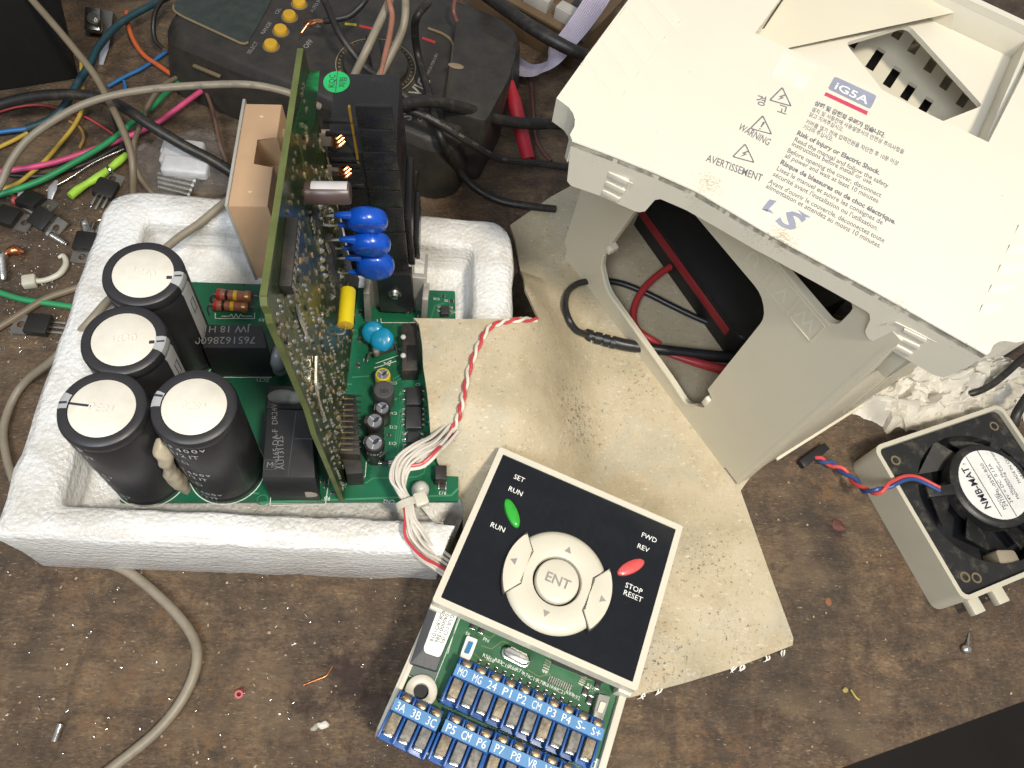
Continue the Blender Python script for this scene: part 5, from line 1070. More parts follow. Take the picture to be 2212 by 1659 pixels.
# ---------------------------------------------------------------- multimeter
MM = Fr(at(352, 62, 36), at(960, 312, 36) - at(352, 62, 36), w=(0, 0, 1)); ML = (at(960, 312, 36) - at(352, 62, 36)).length
mm = empty('multimeter', MM(ML / 2, 45, -34), 'dusty black multimeter with yellow buttons and a round dial behind the power board', 'multimeter')
MB_ = mat('meter_black', (.020, .019, .018), .5, bump=.06, bs=2, dirt=.3, dirtc=(.11, .085, .055), dlo=.35, dhi=.75, ds=.09)
b = B(); b.prism(rrect(-8, ML + 8, -8, 108, 16, 6), -35, -6, MM, top=rrect(-4, ML + 5, -3, 104, 15, 6)); b.prism(rrect(-4, ML + 5, -3, 104, 15, 6), -6, 0, MM, bev=2.5, top=rrect(-1, ML + 2, 0, 101, 14, 6)); obj('meter_body', b, MB_, mm, ang=45)
for k in range(4): b = B(); b.box(ML - 30 + k * 6, ML - 28.5 + k * 6, -9.2, -7, -34, -18, .4, MM); obj('grip_rib', b, MB_, mm)
b = B(); b.box(18, 34, -6.2, -4.2, -12, -10.5, .4, MM); obj('side_ridge', b, mat('dusty_edge', (.16, .12, .07), .6), mm)
sc = [MM.px(*q) for q in ((372, 22), (392, 36), (522, 96), (534, 96), (572, 30), (600, -30), (420, -90), (392, -20))]
b = B(); b.prism(roundpoly(sc, 4), 0, .4, MM); obj('display_window', b, mat('display_glass', (.022, .032, .028), .22, dirt=.4, dirtc=(.08, .08, .07), dlo=.4, dhi=.7), mm)
b = B(); pts = roundpoly(sc, 4); b.tube([MM(x, y, .5) for x, y in pts[:16]], .6, 6, 1); obj('display_rim', b, mat('dusty_rim', (.20, .15, .085), .6), mm)
YB = mat('button_yellow', (.58, .33, .02), .45, dirt=.3, dirtc=(.25, .14, .03))
for x, y in ((646, 4), (625, 32), (606, 63), (585, 95)):
    p = MM.px(x, y, 1.5); b = B(); b.lathe([(3.6, 0), (3.6, 1.8), (3.1, 2.5), (0, 2.7)], 24, MM.sub(p[0], p[1], 0)); bt = obj('meter_button', b, YB, mm)
    b = B(); b.lathe([(4.5, 0), (4.3, .4), (3.7, .4)], 24, MM.sub(p[0], p[1], 0)); obj('button_ring', b, mat('dusty_rim', (.2, .15, .085)), mm)
dp = MM.px(812, 145, 0); DF = MM.sub(dp[0], dp[1], 0)
b = B(); b.lathe([(21, 0), (21, .5), (19.6, .6), (19, .2), (17, .2), (16.5, 3), (15.5, 3.6), (0, 3.6)], 48, DF); dl = obj('dial', b, MB_, mm)
b = B(); b.box(-3.2, 3.2, -15, 15, 3, 9, 1.2, DF.sub(0, 0, 0, 35)); obj('dial_grip', b, MB_, dl)
b = B(); b.lathe([(20.9, .52), (20.9, .75), (20.4, .75)], 64, DF); obj('dial_line', b, mat('dial_line', (.25, .2, .12), .6), dl)
b = B()
for k in range(44): b.box(18.2, 19.4, -.15, .15, .1, 1.2, 0, DF.sub(0, 0, 0, k * 8.2))
obj('dial_teeth', b, mat('dusty_rim', (.2, .15, .085)), dl, kind='stuff')
def mt(s_, x, y, x1, y1, h, c=0): p, q = MM.px(x, y), MM.px(x1, y1); return (s_, Fr(MM(p[0], p[1], .12), MM.u * (q[0] - p[0]) + MM.v * (q[1] - p[1]), w=MM.w), h, None, c)
text('meter_print', [mt('OFF', 663, 106, 682, 84, 4, .01), mt('V', 692, 62, 700, 48, 4, .01), mt('RANGE', 570, 75, 592, 44, 3), mt('SELECT', 540, 118, 566, 82, 3), mt('CEL', 600, 32, 615, 10, 3), mt('AUTO POWER OFF', 676, 28, 700, -8, 2.9), mt('POWER MERCURY', 925, 165, 955, 100, 2.2)], mat('meter_print_grey', (.24, .23, .21)), mm)
text('meter_logo', [mt('VIC', 905, 210, 930, 176, 9, .015), mt('S', 884, 262, 904, 240, 8, .02), mt('DV', 908, 264, 921, 254, 3.4)], mat('meter_logo_pale', (.30, .28, .22)), mm)
b = B()
for pts in (((745, 52), (770, 54)), ): 
    p, q = MM.px(*pts[0]), MM.px(*pts[1]); line(b, MM, p, q, 1.8, .2)
obj('yellow_mark', b, mat('mark_yellow', (.45, .38, .02)), mm)
b = B()
for pts in (((776, 56), (812, 64)), ((912, 82), (940, 92))): p, q = MM.px(*pts[0]), MM.px(*pts[1]); line(b, MM, p, q, 1.8, .2)
obj('red_mark', b, mat('mark_red', (.4, .03, .03)), mm)
b = B(); b.tube([MM(*MM.px(*q), .3) for q in ((925, 62), (960, 76), (978, 95), (977, 125), (965, 210))], .7, 6, 5); obj('panel_groove', b, mat('dusty_rim', (.2, .15, .085)), mm)
# black block beside the meter
bb_ = [at(*q, 44) for q in ((985, 36), (1118, 104), (1098, 172), (1050, 262), (958, 236), (978, 120))]
b = B(); b.prism(roundpoly([(p.x, p.y) for p in bb_], 3), 0, 44, bev=1.5); bk = obj('black_case', b, MB_, None, 'plain black plastic case with a worn spot right of the multimeter', 'case')
p = at(985, 142, 44); b = B(); b.ell((0, 0, 0), 4.2, 2, .3, Fr((p.x - 0, p.y, 44), (1, -.15, 0), w=(0, 0, 1))); obj('worn_spot', b, mat('worn_spot', (.22, .16, .1), .6), bk)
# red probe and the black rod above it
b = B(); b.tube([at(1100, 172, 24), at(1112, 225, 18), at(1128, 290, 11), at(1142, 345, 6)], [2.2, 4.2, 4., 3.8], 16, 5); rp = obj('red_probe', b, mat('probe_red', (.42, .02, .035), .45, dirt=.3, dirtc=(.12, .02, .02)), None, 'red plastic test probe handle lying under the thick black cable', 'probe')
b = B(); b.tube([at(1108, 110, 32), at(1104, 140, 28), at(1101, 175, 24)], [.8, 1.6, 2.2], 10, 4); obj('probe_neck', b, BLACKM, rp)
b = B(); b.tube([at(1142, 344, 6), at(1145, 355, 5.2), at(1150, 362, 4.5)], [2, 1.6, 1.2], 8, 3); obj('probe_lead', b, BLACKM, rp)
# circuit board at the top with white connectors
F2 = Fr(at(1060, -20, 26), at(1260, 90, 26) - at(1060, -20, 26), w=(0, 0, 1)); w2_ = (at(1260, 90, 26) - at(1060, -20, 26)).length
ub_ = empty('old_circuit_board', F2(w2_ / 2, 20, -2), 'old brown circuit board with white connectors at the top edge', 'circuit board')
b = B(); b.box(-20, w2_, 0, 60, -2, 0, .2, F2); b.box(-15, w2_ - 5, 4, 55, -26, -2.1, .5, F2); obj('board_sheet', b, mat('brown_board', (.13, .085, .045), .5, bump=.1), ub_)
for x0, x1 in ((2, 18), (19.5, 36), (41, 52), (52.6, 62)): b = B(); b.box(x0, x1, 5, 13, 0, 8, .3, F2); b.box(x0 + 1.5, x1 - 1.5, 6.2, 8.5, 8, 8.4, .1, F2); obj('white_connector', b, mat('connector_white', (.42, .39, .35), .5), ub_)
for x0, y0 in ((30, 22), (44, 20), (52, 28), (20, 26)): b = B(); b.box(x0, x0 + 8, y0, y0 + 6, 0, 3, .3, F2); obj('chip', b, SMD, ub_)
b = B(); b.cyl(5, 0, 6, 20, F2.sub(24, 34), .5); obj('green_part', b, mat('dark_green_part', (.02, .1, .03)), ub_)
b = B()
for i in range(80): x, y = RG.uniform(-5, w2_ - 4), RG.uniform(1, 40); b.ell((0, 0, 0), .6, .5, .4, F2.sub(x, y, 0), 6, 4)
obj('board_solder', b, TIN, ub_, kind='stuff')
# black equipment case at the upper left
q = [at(-40, 205, 0), at(172, 172, 0)]; d = (q[1] - q[0]).normalized(); n_ = V((-d.y, d.x, 0))
f = Fr(q[0], d, w=(0, 0, 1)); Lq = (q[1] - q[0]).length
b = B(); b.box(-120, Lq, 0, 260, 0, 140, 2, f); eq = obj('equipment_case', b, mat('equipment_black', (.008, .008, .008), .7), None, 'plain black equipment case in the dark upper left corner', 'case')
b = B(); b.cyl(3.6, 0, 2, 16, Fr(at(204, 42, 16), (1, 0, 0), w=(.8, -.3, .5)), .4); b.cyl(2, 2, 4, 6, Fr(at(204, 42, 16), (1, 0, 0), w=(.8, -.3, .5))); b.box(-6, 2, -6, 6, -5, -.5, .5, Fr(at(206, 40, 14), (1, 0, 0), w=(.8, -.3, .5))); b.box(-6, 6, -7, 7, -12, -5, .5, Fr(at(210, 35, 10), (1, 0, 0), w=(.5, -.3, .8)))
obj('terminal_bolt', b, mat('dark_steel', (.3, .29, .27), .3, 1), None, 'shiny bolt head with a dark washer beside the black equipment case', 'bolt')
# ---------------------------------------------------------------- things inside and around the case
T0, T1 = at(1352, 462, 3), at(1572, 772, 3); DV = Fr(T0, T1 - T0, w=(0, 0, 1)); dl_ = (T1 - T0).length
dv = empty('meter_pouch', DV(dl_ / 2, 30, 0), 'black device with a red band lying inside the cream case', 'device')
b = B(); b.prism(rrect(-40, dl_ + 3, 0, 75, 6, 5), 0, 18, DV, bev=1.6); obj('pouch_body', b, mat('pouch_black', (.012, .012, .013), .5, bump=.1, bs=1), dv)
b = B(); b.box(-36, dl_ - 8, -.5, 2, 9, 15, .8, DV); obj('red_band', b, mat('band_dark_red', (.27, .02, .025), .5), dv)
pbk = empty('black_probe', at(1450, 750, 5), 'black test probe with a ribbed collar lying through the case opening', 'probe')
b = B(); b.tube([at(1325, 738, 6), at(1352, 745, 6), at(1400, 752, 6), at(1500, 764, 6.5), at(1580, 773, 7), at(1650, 780, 8)], [3, 3, 2.6, 2.9, 3.2], 16, 5); obj('probe_handle', b, BLACK, pbk)
for x0, x1, y0, y1, r in ((1264, 1279, 722, 727, 3.1), (1285, 1299, 729, 732, 3.1), (1304, 1316, 734, 737, 3.1), (1320, 1330, 738, 741, 3.2)): b = B(); b.tube([at(x0, y0, 5.6), at(x1, y1, 5.8)], r, 12, 1); obj('collar_rib', b, BLACK, pbk)
b = B(); b.tube([at(1262, 721, 5.5), at(1330, 740, 5.8)], 2.1, 10, 1); obj('collar_core', b, BLACK, pbk)
b = B(); b.tube([at(x, y, card_at(x, y).z + 2.4) for x, y in ((1268, 723), (1245, 713), (1229, 690), (1221, 660), (1226, 632), (1242, 616), (1262, 609), (1300, 606), (1345, 613), (1400, 635), (1450, 660), (1500, 684), (1550, 705))], 1.65, 10, 6); obj('probe_lead', b, BLACK, pbk)
prd = empty('red_probe', at(1500, 785, 5), 'red test probe lying below the black one inside the case', 'probe')
RDP = mat('probe_red2', (.40, .035, .04), .4)
b = B(); b.tube([at(1438, 764, 5.), at(1500, 782, 5.4), at(1560, 798, 5.6), at(1620, 814, 6)], [1, 2.2, 2.6, 2.8], 14, 4); obj('probe_handle', b, RDP, prd)
b = B(); b.tube([at(x, y, z) for x, y, z in ((1450, 575, 8), (1424, 592, 8), (1392, 622, 8.6), (1372, 658, 7), (1368, 690, 6), (1378, 714, 6), (1400, 730, 6), (1425, 745, 3.8))], 1.9, 10, 6); obj('probe_lead', b, RDP, prd)
# fan in its cream carrier
FZ = 21
FF = Fr(at(1885, 965, FZ), at(2166, 870, FZ) - at(1885, 965, FZ), v=at(1885, 965, FZ) - at(2108, 1289, FZ)); FL_ = (at(1885, 965, FZ) - at(2108, 1289, FZ)).length; FW = 78
fan = empty('cooling_fan', FF(FW / 2, -FL_ / 2, -FZ), 'black cooling fan with a round white label set in a cream carrier', 'fan')
CR3 = mat('fan_carrier_plastic', (.52, .485, .385), .45, var=.04, bump=.05, bs=3)
b = B(); b.plate(rrect(0, FW, -FL_, 0, 4.5, 5), [rrect(2, FW - 2, -FL_ + 2, -2, 3, 5)], -FZ + .2, 0, FF); obj('carrier_frame', b, CR3, fan)
for x in (10, 24): b = B(); b.box(x, x + 6, -FL_ - 7, -FL_ + .5, -14, -10, .5, FF); obj('mounting_lug', b, CR3, fan)
cx_, cy_ = FW / 2 + 1, -FL_ / 2; FBK = mat('fan_black', (.014, .014, .014), .42, bump=.04, dirt=.5, dirtc=(.14, .12, .09), dlo=.52, dhi=.7, ds=.15)
circ = [(cx_ + 31 * math.cos(rad(k * 8)), cy_ + 31 * math.sin(rad(k * 8))) for k in range(45)]
b = B(); b.plate(rrect(2.2, FW - 2.2, -FL_ + 2.2, -2.2, 3, 4), [circ], -14, -2.4, FF); obj('fan_frame', b, FBK, fan)
b = B(); b.box(3, FW - 3, -FL_ + 3, -3, -16, -14.2, 0, FF); obj('fan_dark_backing', b, BLACK, fan)  # black sheet added to make the inside of the fan dark, in place of shade
lc = FF.px(2146, 1046, -1.2); hub = FF.sub(lc[0], lc[1], 0)
b = B(); b.lathe([(20.5, -9), (20.5, -2.5), (19.6, -1.6), (17.8, -1.3), (0, -1.3)], 48, hub); hb = obj('fan_hub', b, FBK, fan)
b = B(); b.lathe([(17, -1.3), (17, -1.1), (0, -1.1)], 48, hub); obj('fan_label', b, mat('label_white', (.74, .73, .70), .4), hb)
for k in range(7):
    t = rad(k * 51.4); b = B(); 
    pts = [hub(20 * math.cos(t), 20 * math.sin(t), -6), hub(20 * math.cos(t + .5), 20 * math.sin(t + .5), -10), hub(30.5 * math.cos(t + .75), 30.5 * math.sin(t + .75), -11), hub(30.5 * math.cos(t + .15), 30.5 * math.sin(t + .15), -6)]
    b.poly(pts); b.poly([p - FF.w * .8 for p in pts[::-1]]); obj('fan_blade', b, FBK, fan)
for a in (168, 48, 288): b = B(); b.box(19, 34, -2.6, 2.6, -4.5, -2.2, .4, hub.sub(0, 0, 0, a)); obj('fan_strut', b, FBK, fan)
for x, y in ((9, -9), (9, -FL_ + 9), (14, -FL_ + 7), (FW - 9, -9)): b = B(); b.lathe([(2.4, -2.4), (2.4, -2.1), (1.6, -2.1), (1.4, -3)], 16, FF.sub(x, y, 0)); obj('screw_eye', b, mat('dusty_edge', (.16, .12, .07)), fan)
p_ = FF.px(2165, 1215, -8); b = B(); b.prism(roundpoly([(p_[0] - 6, p_[1] - 5), (p_[0] + 5, p_[1] - 6), (p_[0] + 6, p_[1] + 3), (p_[0] - 3, p_[1] + 6)], 1.5), -13.5, -4, FF, bev=.5); obj('fan_boss', b, mat('fan_boss', (.28, .24, .17), .45), fan)
def ftx(s_, x, y, h, fit=None, bd=0):
    p, q = FF.px(x, y, -1.1), FF.px(x - 53, y - 90, -1.1); return (s_, Fr(FF(p[0], p[1], -1.02), FF.u * (q[0] - p[0]) + FF.v * (q[1] - p[1]), w=FF.w), h, fit, bd)
text('label_print', [ftx('NMB-MAT', 2142, 1097, 5.2, 21, .02), ftx('7', 2088, 1004, 2.4), ftx('MODEL', 2174, 1100, 2.5), ftx('2410ML-05W-B50', 2178, 1094, 2.5, 22), ftx('24V = DC  0.13A', 2189, 1086, 2.5, 20), ftx('Minebea Motor', 2192, 1068, 2.2, 15), ftx('Manufacturing Corporation', 2203, 1077, 2.2, 26), ftx('MADE IN CHINA', 2206, 1043, 2.3, 17), ftx('+RED -BLUE', 2214, 1035, 2.3, 12), ftx('cURus', 2213, 1022, 3.2)], MARK, hb)
b = B()
for (x0, y0, x1, y1) in ((2164, 1116, 2086, 986), (2196, 1115, 2107, 967)): line(b, FF, FF.px(x0, y0, -1.1), FF.px(x1, y1, -1.1), .35, .0)
for v in b.bm.verts: v.co += FF.w * -1.02
obj('label_line', b, MARK, hb)
pth = spline([at(*p) for p in ((1762, 986, 3), (1780, 997, 4), (1808, 1008, 5), (1838, 1032, 8), (1866, 1058, 14), (1893, 1062, 21), (1922, 1048, 23), (1955, 1033, 22), (1985, 1035, 19.5), (2030, 1057, 19))], 10)
for k, m in ((0, mat('wire_red', (.60, .07, .06), .4)), (1, mat('wire_blue', (.03, .07, .22), .4))):
    pts = []
    for i, p in enumerate(pth):
        d = (pth[min(i + 1, len(pth) - 1)] - pth[max(0, i - 1)]).normalized(); x = d.cross(V((0, 0, 1))).normalized(); y = x.cross(d); t = i * .36 * (1 if i < 62 else 0) + (62 * .36 if i >= 62 else 0) + math.pi * k
        pts.append(p + (x * math.cos(t) + y * math.sin(t)) * .95)
    b = B(); b.tube(pts, .95, 8, 2); obj('fan_lead', b, m, fan)
f = Fr(at(1756, 985, 2), at(1780, 970, 2) - at(1735, 1002, 2), w=(0, 0, 1)); b = B(); b.box(-9, 9, -2, 2, -1.5, 2, .5, f); obj('fan_plug', b, BLACK, fan)
# crumpled tissue
from mathutils import noise as mnoise
b = B(); c_ = at(2030, 845, 0); N_ = 90; grid = []
for i in range(N_):
    row = []
    for j in range(N_):
        u, v = i / (N_ - 1) * 2 - 1, j / (N_ - 1) * 2 - 1; p = V((c_.x + u * 62, c_.y + v * 26 - u * -6, 0)); q = p * .09; r_ = math.hypot(u, v) + mnoise.noise(p * .05) * .25
        h = max(0, 1 - r_) ** .6 * 10 * (1.2 + mnoise.noise(p * .06)); cr = sum(abs(mnoise.noise(q * k_ + V((k_, 3, 1)))) / k_ for k_ in (1, 2.1, 4.3, 8)) * 12
        row.append(b.bm.verts.new(p + V((mnoise.noise(q * 2) * 4, mnoise.noise(q * 2 + V((5, 5, 5))) * 4, (h + cr) * min(1, max(0, 1 - r_) * 4) - 1.2))))
    grid.append(row)
for i in range(N_ - 1):
    for j in range(N_ - 1): 
        if sum(1 for v in (grid[i][j], grid[i + 1][j], grid[i + 1][j + 1], grid[i][j + 1]) if v.co.z > -.9) >= 1: b.bm.faces.new((grid[i][j], grid[i + 1][j], grid[i + 1][j + 1], grid[i][j + 1]))
bmesh.ops.delete(b.bm, geom=[v for v in b.bm.verts if not v.link_faces], context='VERTS')
obj('crumpled_tissue', b, mat('tissue_white', (.62, .58, .50), .8, var=.06, bump=.2, bs=1, dirt=.3, dirtc=(.3, .25, .18)), None, 'crumpled off-white tissue between the case and the fan', 'tissue', ang=25)
# ---------------------------------------------------------------- wire harness and twisted pair
har = empty('wire_harness', at(885, 1085, 46), 'bundle of white wires with one red, held by a nylon tie, leading to the keypad', 'wire harness')
hp_ = [(975, 925, 46), (942, 958, 50), (905, 975, 52), (872, 1000, 53), (860, 1035, 52), (870, 1065, 51), (884, 1088, 51), (888, 1120, 51), (895, 1150, 50), (915, 1185, 44), (945, 1208, 38), (975, 1232, 34)]
HW = mat('harness_white', (.60, .56, .50), .45, dirt=.3, dirtc=(.4, .35, .28)); HR = mat('harness_red', (.50, .05, .06), .4)
for k in range(11):
    ox, oy = (k % 4 - 1.5), (k // 4 - 1); pts = []
    for i, (x, y, z) in enumerate(hp_):
        tight = .55 if i in (5, 6, 7) else 1.; tw = i * .35; a_ = math.atan2(oy, ox) + tw; r_ = math.hypot(ox, oy) * tight * 1.8
        p = at(x, y, z); d = (at(*hp_[min(i + 1, 11)]) - at(*hp_[max(0, i - 1)])).normalized(); s_ = d.cross(V((0, 0, 1))).normalized(); up = s_.cross(d)
        pts.append(p + s_ * math.cos(a_) * r_ * 1.15 + up * math.sin(a_) * r_ * .55 + V((RG.uniform(-.3, .3), RG.uniform(-.3, .3), RG.uniform(-.2, .2))))
    b = B(); b.tube(pts, .62, 7, 5); obj('wire', b, HR if k == 0 else HW, har, 'red wire' if k == 0 else None)
NY = mat('nylon', (.55, .52, .43), .35, sss=.2)
p = at(889, 1087, 52); f = Fr(p, at(915, 1078, 52) - at(865, 1095, 52), w=(0, 0, 1)); b = B(); b.lathe([(4.3, -1.4), (4.3, 1.4), (3.8, 1.4), (3.8, -1.4), (4.3, -1.4)], 26, Fr(p - f.u * 1.5, f.u, w=f.v).M() @ Matrix.Diagonal((1, .8, 1, 1))); b.box(1, 6, -3, 2.4, 0, 3.6, .8, f); obj('cable_tie', b, NY, har)
blobs('glue_dot', [(908, 1058, 36, 3.6, 3.6, 4.5)], GLUEW, pb)
tw = empty('twisted_pair', at(1050, 730, 52), 'red and white twisted pair lying on the buff board', 'wire pair')
tp_ = []
for x, y in ((886, 1010), (915, 1003), (945, 975), (965, 950), (985, 915), (996, 880), (1004, 840), (1016, 790), (1034, 745), (1055, 710), (1085, 696), (1120, 691), (1160, 690)):
    p = card_at(x, y); z = max(p.z, 51.) if x < 960 else p.z; tp_.append(at(x, y, z + 1.6))
tp_ = spline(tp_, 16)
for k, m in ((0, HR), (1, mat('pair_white', (.66, .61, .52), .45))):
    pts = []
    for i, p in enumerate(tp_):
        d = (tp_[min(i + 1, len(tp_) - 1)] - tp_[max(0, i - 1)]).normalized(); x = d.cross(V((0, 0, 1))).normalized(); y = x.cross(d); t = max(0, i - 40) * .33 + math.pi * k + 2.4
        pts.append(p + (x * math.cos(t) + y * math.sin(t)) * .7)
    b = B(); b.tube(pts, .7, 8, 1); obj('wire', b, m, tw)
# ---------------------------------------------------------------- small scraps on the bench
def transistor(x, y, dx, dy, label, leads=3, tilt=0, sc_=1.):
    f = Fr(at(x, y, 0), at(x + dx, y + dy, 0) - at(x, y, 0), w=V((0, 0, 1))); f = Fr(f.o, f.u, w=f.w + f.v * tilt)
    t = empty('loose_transistor', at(x, y, 0), label, 'transistor', 'loose transistors at the left edge')
    b = B(); b.box(-5, 5, -5, 5, .6, 4.6, .5, f); obj('body', b, mat('epoxy_black', (.016, .015, .014), .45, bump=.05), t)
    b = B(); b.plate([(-11.5, -5), (-4, -5), (-4, 5), (-11.5, 5)], [[(-8 + 1.8 * math.cos(a * .63), 1.8 * math.sin(a * .63)) for a in range(10)]], .3, 1.5, f); obj('metal_tab', b, mat('dull_tin', (.36, .34, .31), .45, .9, bump=.1), t)
    for k in range(leads): b = B(); b.box(4.8, 11 + (k % 2) * 2, -3.2 + k * 2.6, -2 + k * 2.6, 1.6, 2.3, .15, f); obj('lead', b, TIN, t)
transistor(88, 708, 10, 1, 'loose three-legged transistor lying flat beside the grey cable, nearest the foam tray corner')
transistor(22, 475, -10, -3, 'loose black transistor with its metal tab to the right, near the copper scrap', 3)
transistor(98, 478, -8, -5, 'loose black transistor lying tilted behind the cone shaped screw', 3, .3)
transistor(230, 415, -5, 9, 'loose black transistor beside the lime sleeve', 3, .2)
transistor(70, 442, -9, -3, 'loose black transistor under the bare wire at far left', 3, -.2)
transistor(190, 530, 3, -9, 'loose transistor half hidden against the foam tray', 2)
def screw(x, y, dx, dy, dz, L_, label, r=1.6, hd=3., z0=None, grp='loose screws'):
    p = at(x, y, z0 if z0 is not None else r); q = at(x + dx, y + dy, (z0 if z0 is not None else r)); ax = (q - p).normalized() * (1 if not dz else .35) + V((0, 0, dz)); f = Fr(p, V((.3, .2, .9)) if abs(ax.normalized().z) < .8 else V((1, 0, 0)), w=ax)
    t = empty('screw', p, label, 'screw', grp)
    b = B(); b.lathe([(hd, -.9), (hd, .2), (hd * .6, 1), (r, 1)], 18, f); b.box(-hd * .7, hd * .7, -.3, .3, -1.1, -.85, 0, f); b.box(-.3, .3, -hd * .7, hd * .7, -1.12, -.86, 0, f); obj('head', b, STEEL, t)
    pr_ = []; n_ = int(L_ / .8)
    for i in range(n_): z = 1 + i * .8; k_ = 1 - .5 * max(0, (i / n_ - .75)) * 4 * .8; pr_ += [(r * k_, z), (r * .72 * k_, z + .4)]
    b = B(); b.lathe([(0, .9)] + pr_ + [(0, 1 + L_)], 12, f); obj('thread', b, STEEL, t)
screw(188, 500, 0, -14, 1., 6, 'short screw standing upright by the left side of the foam tray', 2, 3.4, 1.2)
screw(110, 507, 20, 9, 0, 9, 'cone pointed screw lying beside the transistors', 2, 2.6)
screw(4, 556, 2, 30, 0, 14, 'long dark screw at the left edge above the grey cable', 1.8, 2.8)
tie = wire('cable_tie', [(70, 606, 2.2), (85, 607, 2), (105, 603, 2), (128, 592, 2), (141, 575, 2), (142, 562, 2), (136, 552, 2), (126, 557, 2)], [1.3, 1.3, 1.5, 1.3, .8], NY, 'clipped nylon cable tie curled on the bench', 'cable tie')
f = Fr(at(66, 608, 2), at(80, 606, 2) - at(66, 608, 2), w=(0, 0, 1)); b = B(); b.box(-3.4, 2.6, -3, 3, -2, 2.2, .8, f); obj('tie_head', b, NY, tie)
b = B(); b.tube([at(29, 433, 2), at(47, 434, 2)], 2, 12, 1); obj('red_sleeve', b, mat('sleeve_red', (.42, .06, .06), .45), None, 'short red sleeve scrap by the green wire end', 'sleeve')
b = B(); b.tube([at(10, 548, 2), at(30, 541, 3), at(52, 545, 2)], [1.2, 2.6, 1], 10, 4); b.tube([at(20, 543, 3), at(36, 536, 6), at(48, 560, 1)], .4, 6, 5); obj('copper_scrap', b, COPPER, None, 'crumpled copper scrap above the curled cable tie', 'copper scrap')
for i, (x, y, x1, y1, lb) in enumerate(((218, 140, 236, 76, 'clear plastic sliver standing beside the teal cable'), (62, 412, 40, 425, 'small clear plastic offcut near the red sleeve'), (108, 430, 122, 390, 'narrow clear plastic strip crossing the bare wire'))):
    p, q = at(x, y, 1), at(x1, y1, 3); b = B(); b.tube([p, (p + q) / 2 + V((0, 0, 1)), q], [1.2, 2.2, .8], 8, 3, flat=.35); obj('plastic_strip', b, mat('clear_plastic', (.34, .34, .37), .25), None, lb, 'plastic strip', 'clear plastic scraps')
# plastic bag with screws and white pads
bag = empty('plastic_bag', at(395, 370, 0), 'clear plastic bag holding long screws and white pads behind the foam tray', 'bag')
PAD = mat('white_pad', (.58, .58, .60), .5, sss=.3, bump=.1, bs=.6)
for k, (x0, y0, x1, y1, z) in enumerate(((352, 318, 440, 330, 3.5), (350, 336, 452, 352, 6), (352, 356, 452, 366, 9))):
    p, q = at(x0, y0, z), at(x1, y1, z); f = Fr((p + q) / 2, q - p, w=(0, 0, 1)); Lp = (q - p).length; b = B(); b.box(-Lp / 2, Lp / 2, -5.5, 5.5, -3, 3, 1.6, f, 3); obj('white_pad', b, PAD, bag)
for k in range(4):
    p, q = at(340, 368 + k * 10, 8 - k), at(423 - k * 4, 391 + k * 10, 6 - k); f = Fr(q, V((0, 0, 1)), w=p - q); Lp = (q - p).length; pr_ = [(0, -1), (2.6, -.9), (2.6, .4), (1.5, 1)]
    for i in range(int(Lp / .9)): pr_ += [(1.35, 1 + i * .9), (1., 1.45 + i * .9)]
    b = B(); b.lathe(pr_ + [(0, Lp + 1)], 10, f); obj('long_screw', b, DULLM, bag)
t = NT('bag_film'); t.p.inputs['Base Color'].default_value = (.8, .8, .8, 1); t.p.inputs['Roughness'].default_value = .12; t.p.inputs['Alpha'].default_value = .09; t.p.inputs['Specular IOR Level'].default_value = .8; t.bump(t.noise(.25, 4), .6, 1.5)
b = B(); grid = []
cs_ = [at(*q, 0) for q in ((288, 335), (470, 280), (520, 420), (318, 432))]
for i in range(26):
    row = []
    for j in range(22):
        u, v = i / 25, j / 21; p = (cs_[0] * (1 - u) + cs_[1] * u) * (1 - v) + (cs_[3] * (1 - u) + cs_[2] * u) * v
        h = 15 * (math.sin(math.pi * u) * math.sin(math.pi * v)) ** .45 + abs(mnoise.noise(p * .13)) * 4 + mnoise.noise(p * .3) * 1.2
        row.append(b.bm.verts.new(V((p.x, p.y, max(.4, h)))))
    grid.append(row)
for i in range(25):
    for j in range(21): b.bm.faces.new((grid[i][j], grid[i + 1][j], grid[i + 1][j + 1], grid[i][j + 1]))
obj('bag_film', b, t.m, bag, ang=30)
# crumbs on the open bench
def nug(name, x, y, r, m, label, cat, sx=1., ang=0, hz=.6, grp=None):
    p = at(x, y, r * hz * .7); f = Fr(p, V((math.cos(rad(ang)), math.sin(rad(ang)), 0)), w=V((0, 0, 1))); b = B(); b.ell((0, 0, 0), r * sx, r, r * hz, f, 10, 7)
    for v in b.bm.verts: v.co += mnoise.noise_vector(v.co * (1.2 / r)) * r * .28
    return obj(name, b, m, None, label, cat, grp, ang=30)
wire('metal_pin', [(131, 1564, 1.2), (124, 1582, 1.2), (117, 1602, 1.2)], [1.3, 1.2, 1.3], STEEL, 'short bright metal pin on the bench at lower left', 'pin')
b = B(); b.lathe([(.8, -1.2), (1.55, -1.2), (1.6, 1), (.85, 1), (.8, -1.2)], 18, Fr(at(517, 1498, 1.4), (1, 0, 0), w=(.1, -.4, .9))); obj('red_ring', b, mat('sleeve_pinkred', (.5, .09, .09), .5), None, 'tiny red sleeve ring on the bench right of the bent cable', 'ring')
nug('white_crumb', 698, 1566, 1.6, mat('crumb_white', (.6, .56, .5), .5), 'pale grain like crumb on the dark stain of the bench', 'crumb', 1.5, 5)
nug('grey_crumb', 680, 1571, 1.2, mat('crumb_grey', (.33, .31, .25), .5), 'greenish grey crumb touching the pale one', 'crumb', 1.5, 40)
wire('copper_strand', [(655, 1480, .6), (680, 1470, .8), (703, 1461, .8), (712, 1450, .6), (718, 1440, .5)], .35, COPPER, 'fine copper strand on the dark stain left of the keypad unit', 'wire')
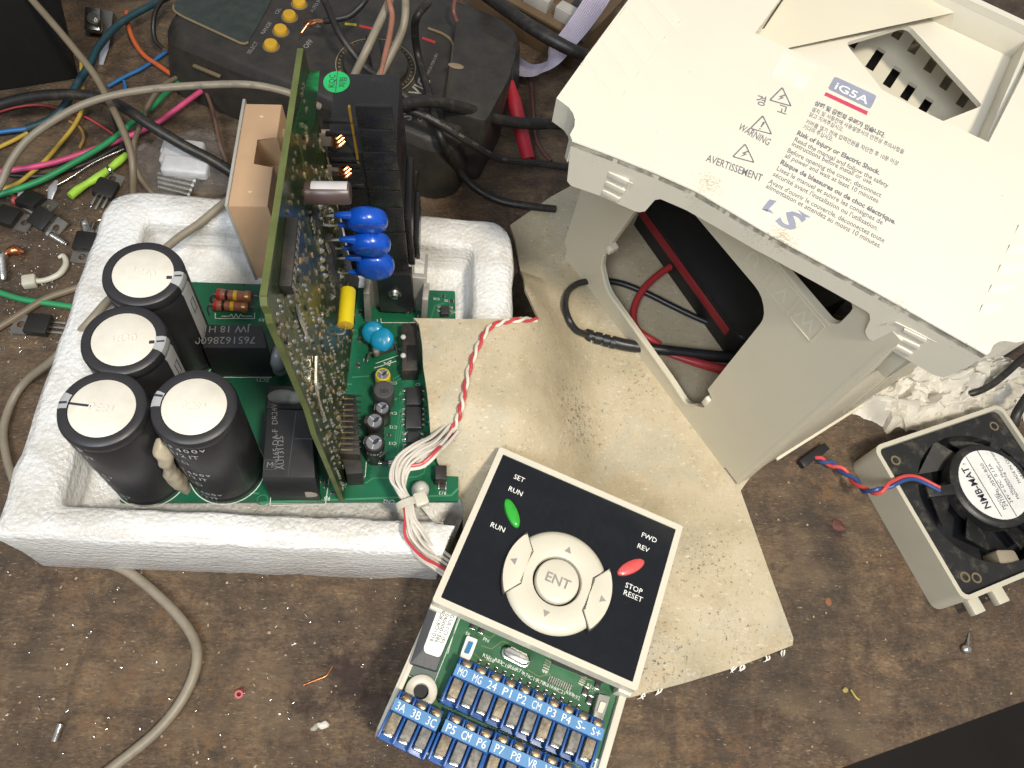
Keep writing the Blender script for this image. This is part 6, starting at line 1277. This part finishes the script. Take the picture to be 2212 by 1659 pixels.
wire('yellow_wire_bit', [(1378 + 460, 1490, 1), (1848, 1505, 1.4), (1856, 1512, 1)], .45, mat('bit_yellow', (.42, .33, .08), .5), 'tiny yellow wire bit on the bench near the front edge', 'wire')
p = at(2088, 1402, 1.6); b = B(); b.ell(p, 2.4, 2, 1.6); b.tube([p, at(2091, 1385, 1), at(2094, 1368, .8)], [1.2, .5, .3], 6, 4); obj('solder_blob', b, STEEL, None, 'shiny solder blob with a tail right of the buff board', 'solder')
nug('yellow_crumb', 1826, 1490, 1.2, mat('crumb_yellow', (.34, .26, .08), .6), 'yellowish crumb by the tiny yellow wire bit', 'crumb', 1.1)
nug('orange_crumb', 1790, 1300, 1.8, mat('crumb_orange', (.22, .10, .045), .7), 'orange brown crumb between the buff board and the fan', 'crumb', 1., 20, .15)
nug('dark_red_crumb', 1812, 1135, 3., mat('crumb_darkred', (.10, .03, .022), .6), 'dark red flake on the bench left of the fan carrier', 'crumb', 1.2, 0, .1)
# metal and plastic dust nobody could count
b = B()
for i in range(400):
    x, y = (RG.uniform(0, 900), RG.uniform(1180, 1660)) if i < 110 else (RG.uniform(0, 220), RG.uniform(400, 760)) if i < 400 else (RG.uniform(1500, 2212), RG.uniform(1000, 1640)) if i < 450 else (RG.uniform(180, 480), RG.uniform(20, 420))
    p = at(x, y, .2)
    if (p - EA).dot(en) < 3: continue
    a_ = RG.uniform(0, 6.3); L_ = RG.uniform(.2, .8) * (2.2 if RG.random() < .14 else 1); f = Fr(p, V((math.cos(a_), math.sin(a_), RG.uniform(-.3, .3))), w=V((RG.uniform(-.4, .4), RG.uniform(-.4, .4), 1)))
    b.ell((0, 0, .15), L_, RG.uniform(.2, .45), RG.uniform(.15, .4), f, 6, 4)
obj('solder_dust', b, mat('dust_metal', (.68, .66, .62), .22, 1, var=.2), kind='stuff')
b = B()
for i in range(170):
    x, y = (RG.uniform(0, 900), RG.uniform(1180, 1660)) if i < 70 else (RG.uniform(0, 260), RG.uniform(380, 860)) if i < 120 else (RG.uniform(1500, 2212), RG.uniform(1000, 1640))
    p = at(x, y, .2)
    if (p - EA).dot(en) < 3: continue
    a_ = RG.uniform(0, 6.3); f = Fr(p, V((math.cos(a_), math.sin(a_), 0)), w=V((RG.uniform(-.4, .4), RG.uniform(-.4, .4), 1)))
    b.ell((0, 0, .1), RG.uniform(.3, .8), RG.uniform(.25, .6), RG.uniform(.1, .25), f, 6, 4)
obj('bench_crumbs', b, mat('crumb_tan', (.32, .25, .17), .7, var=.5, vs=.2), kind='stuff')
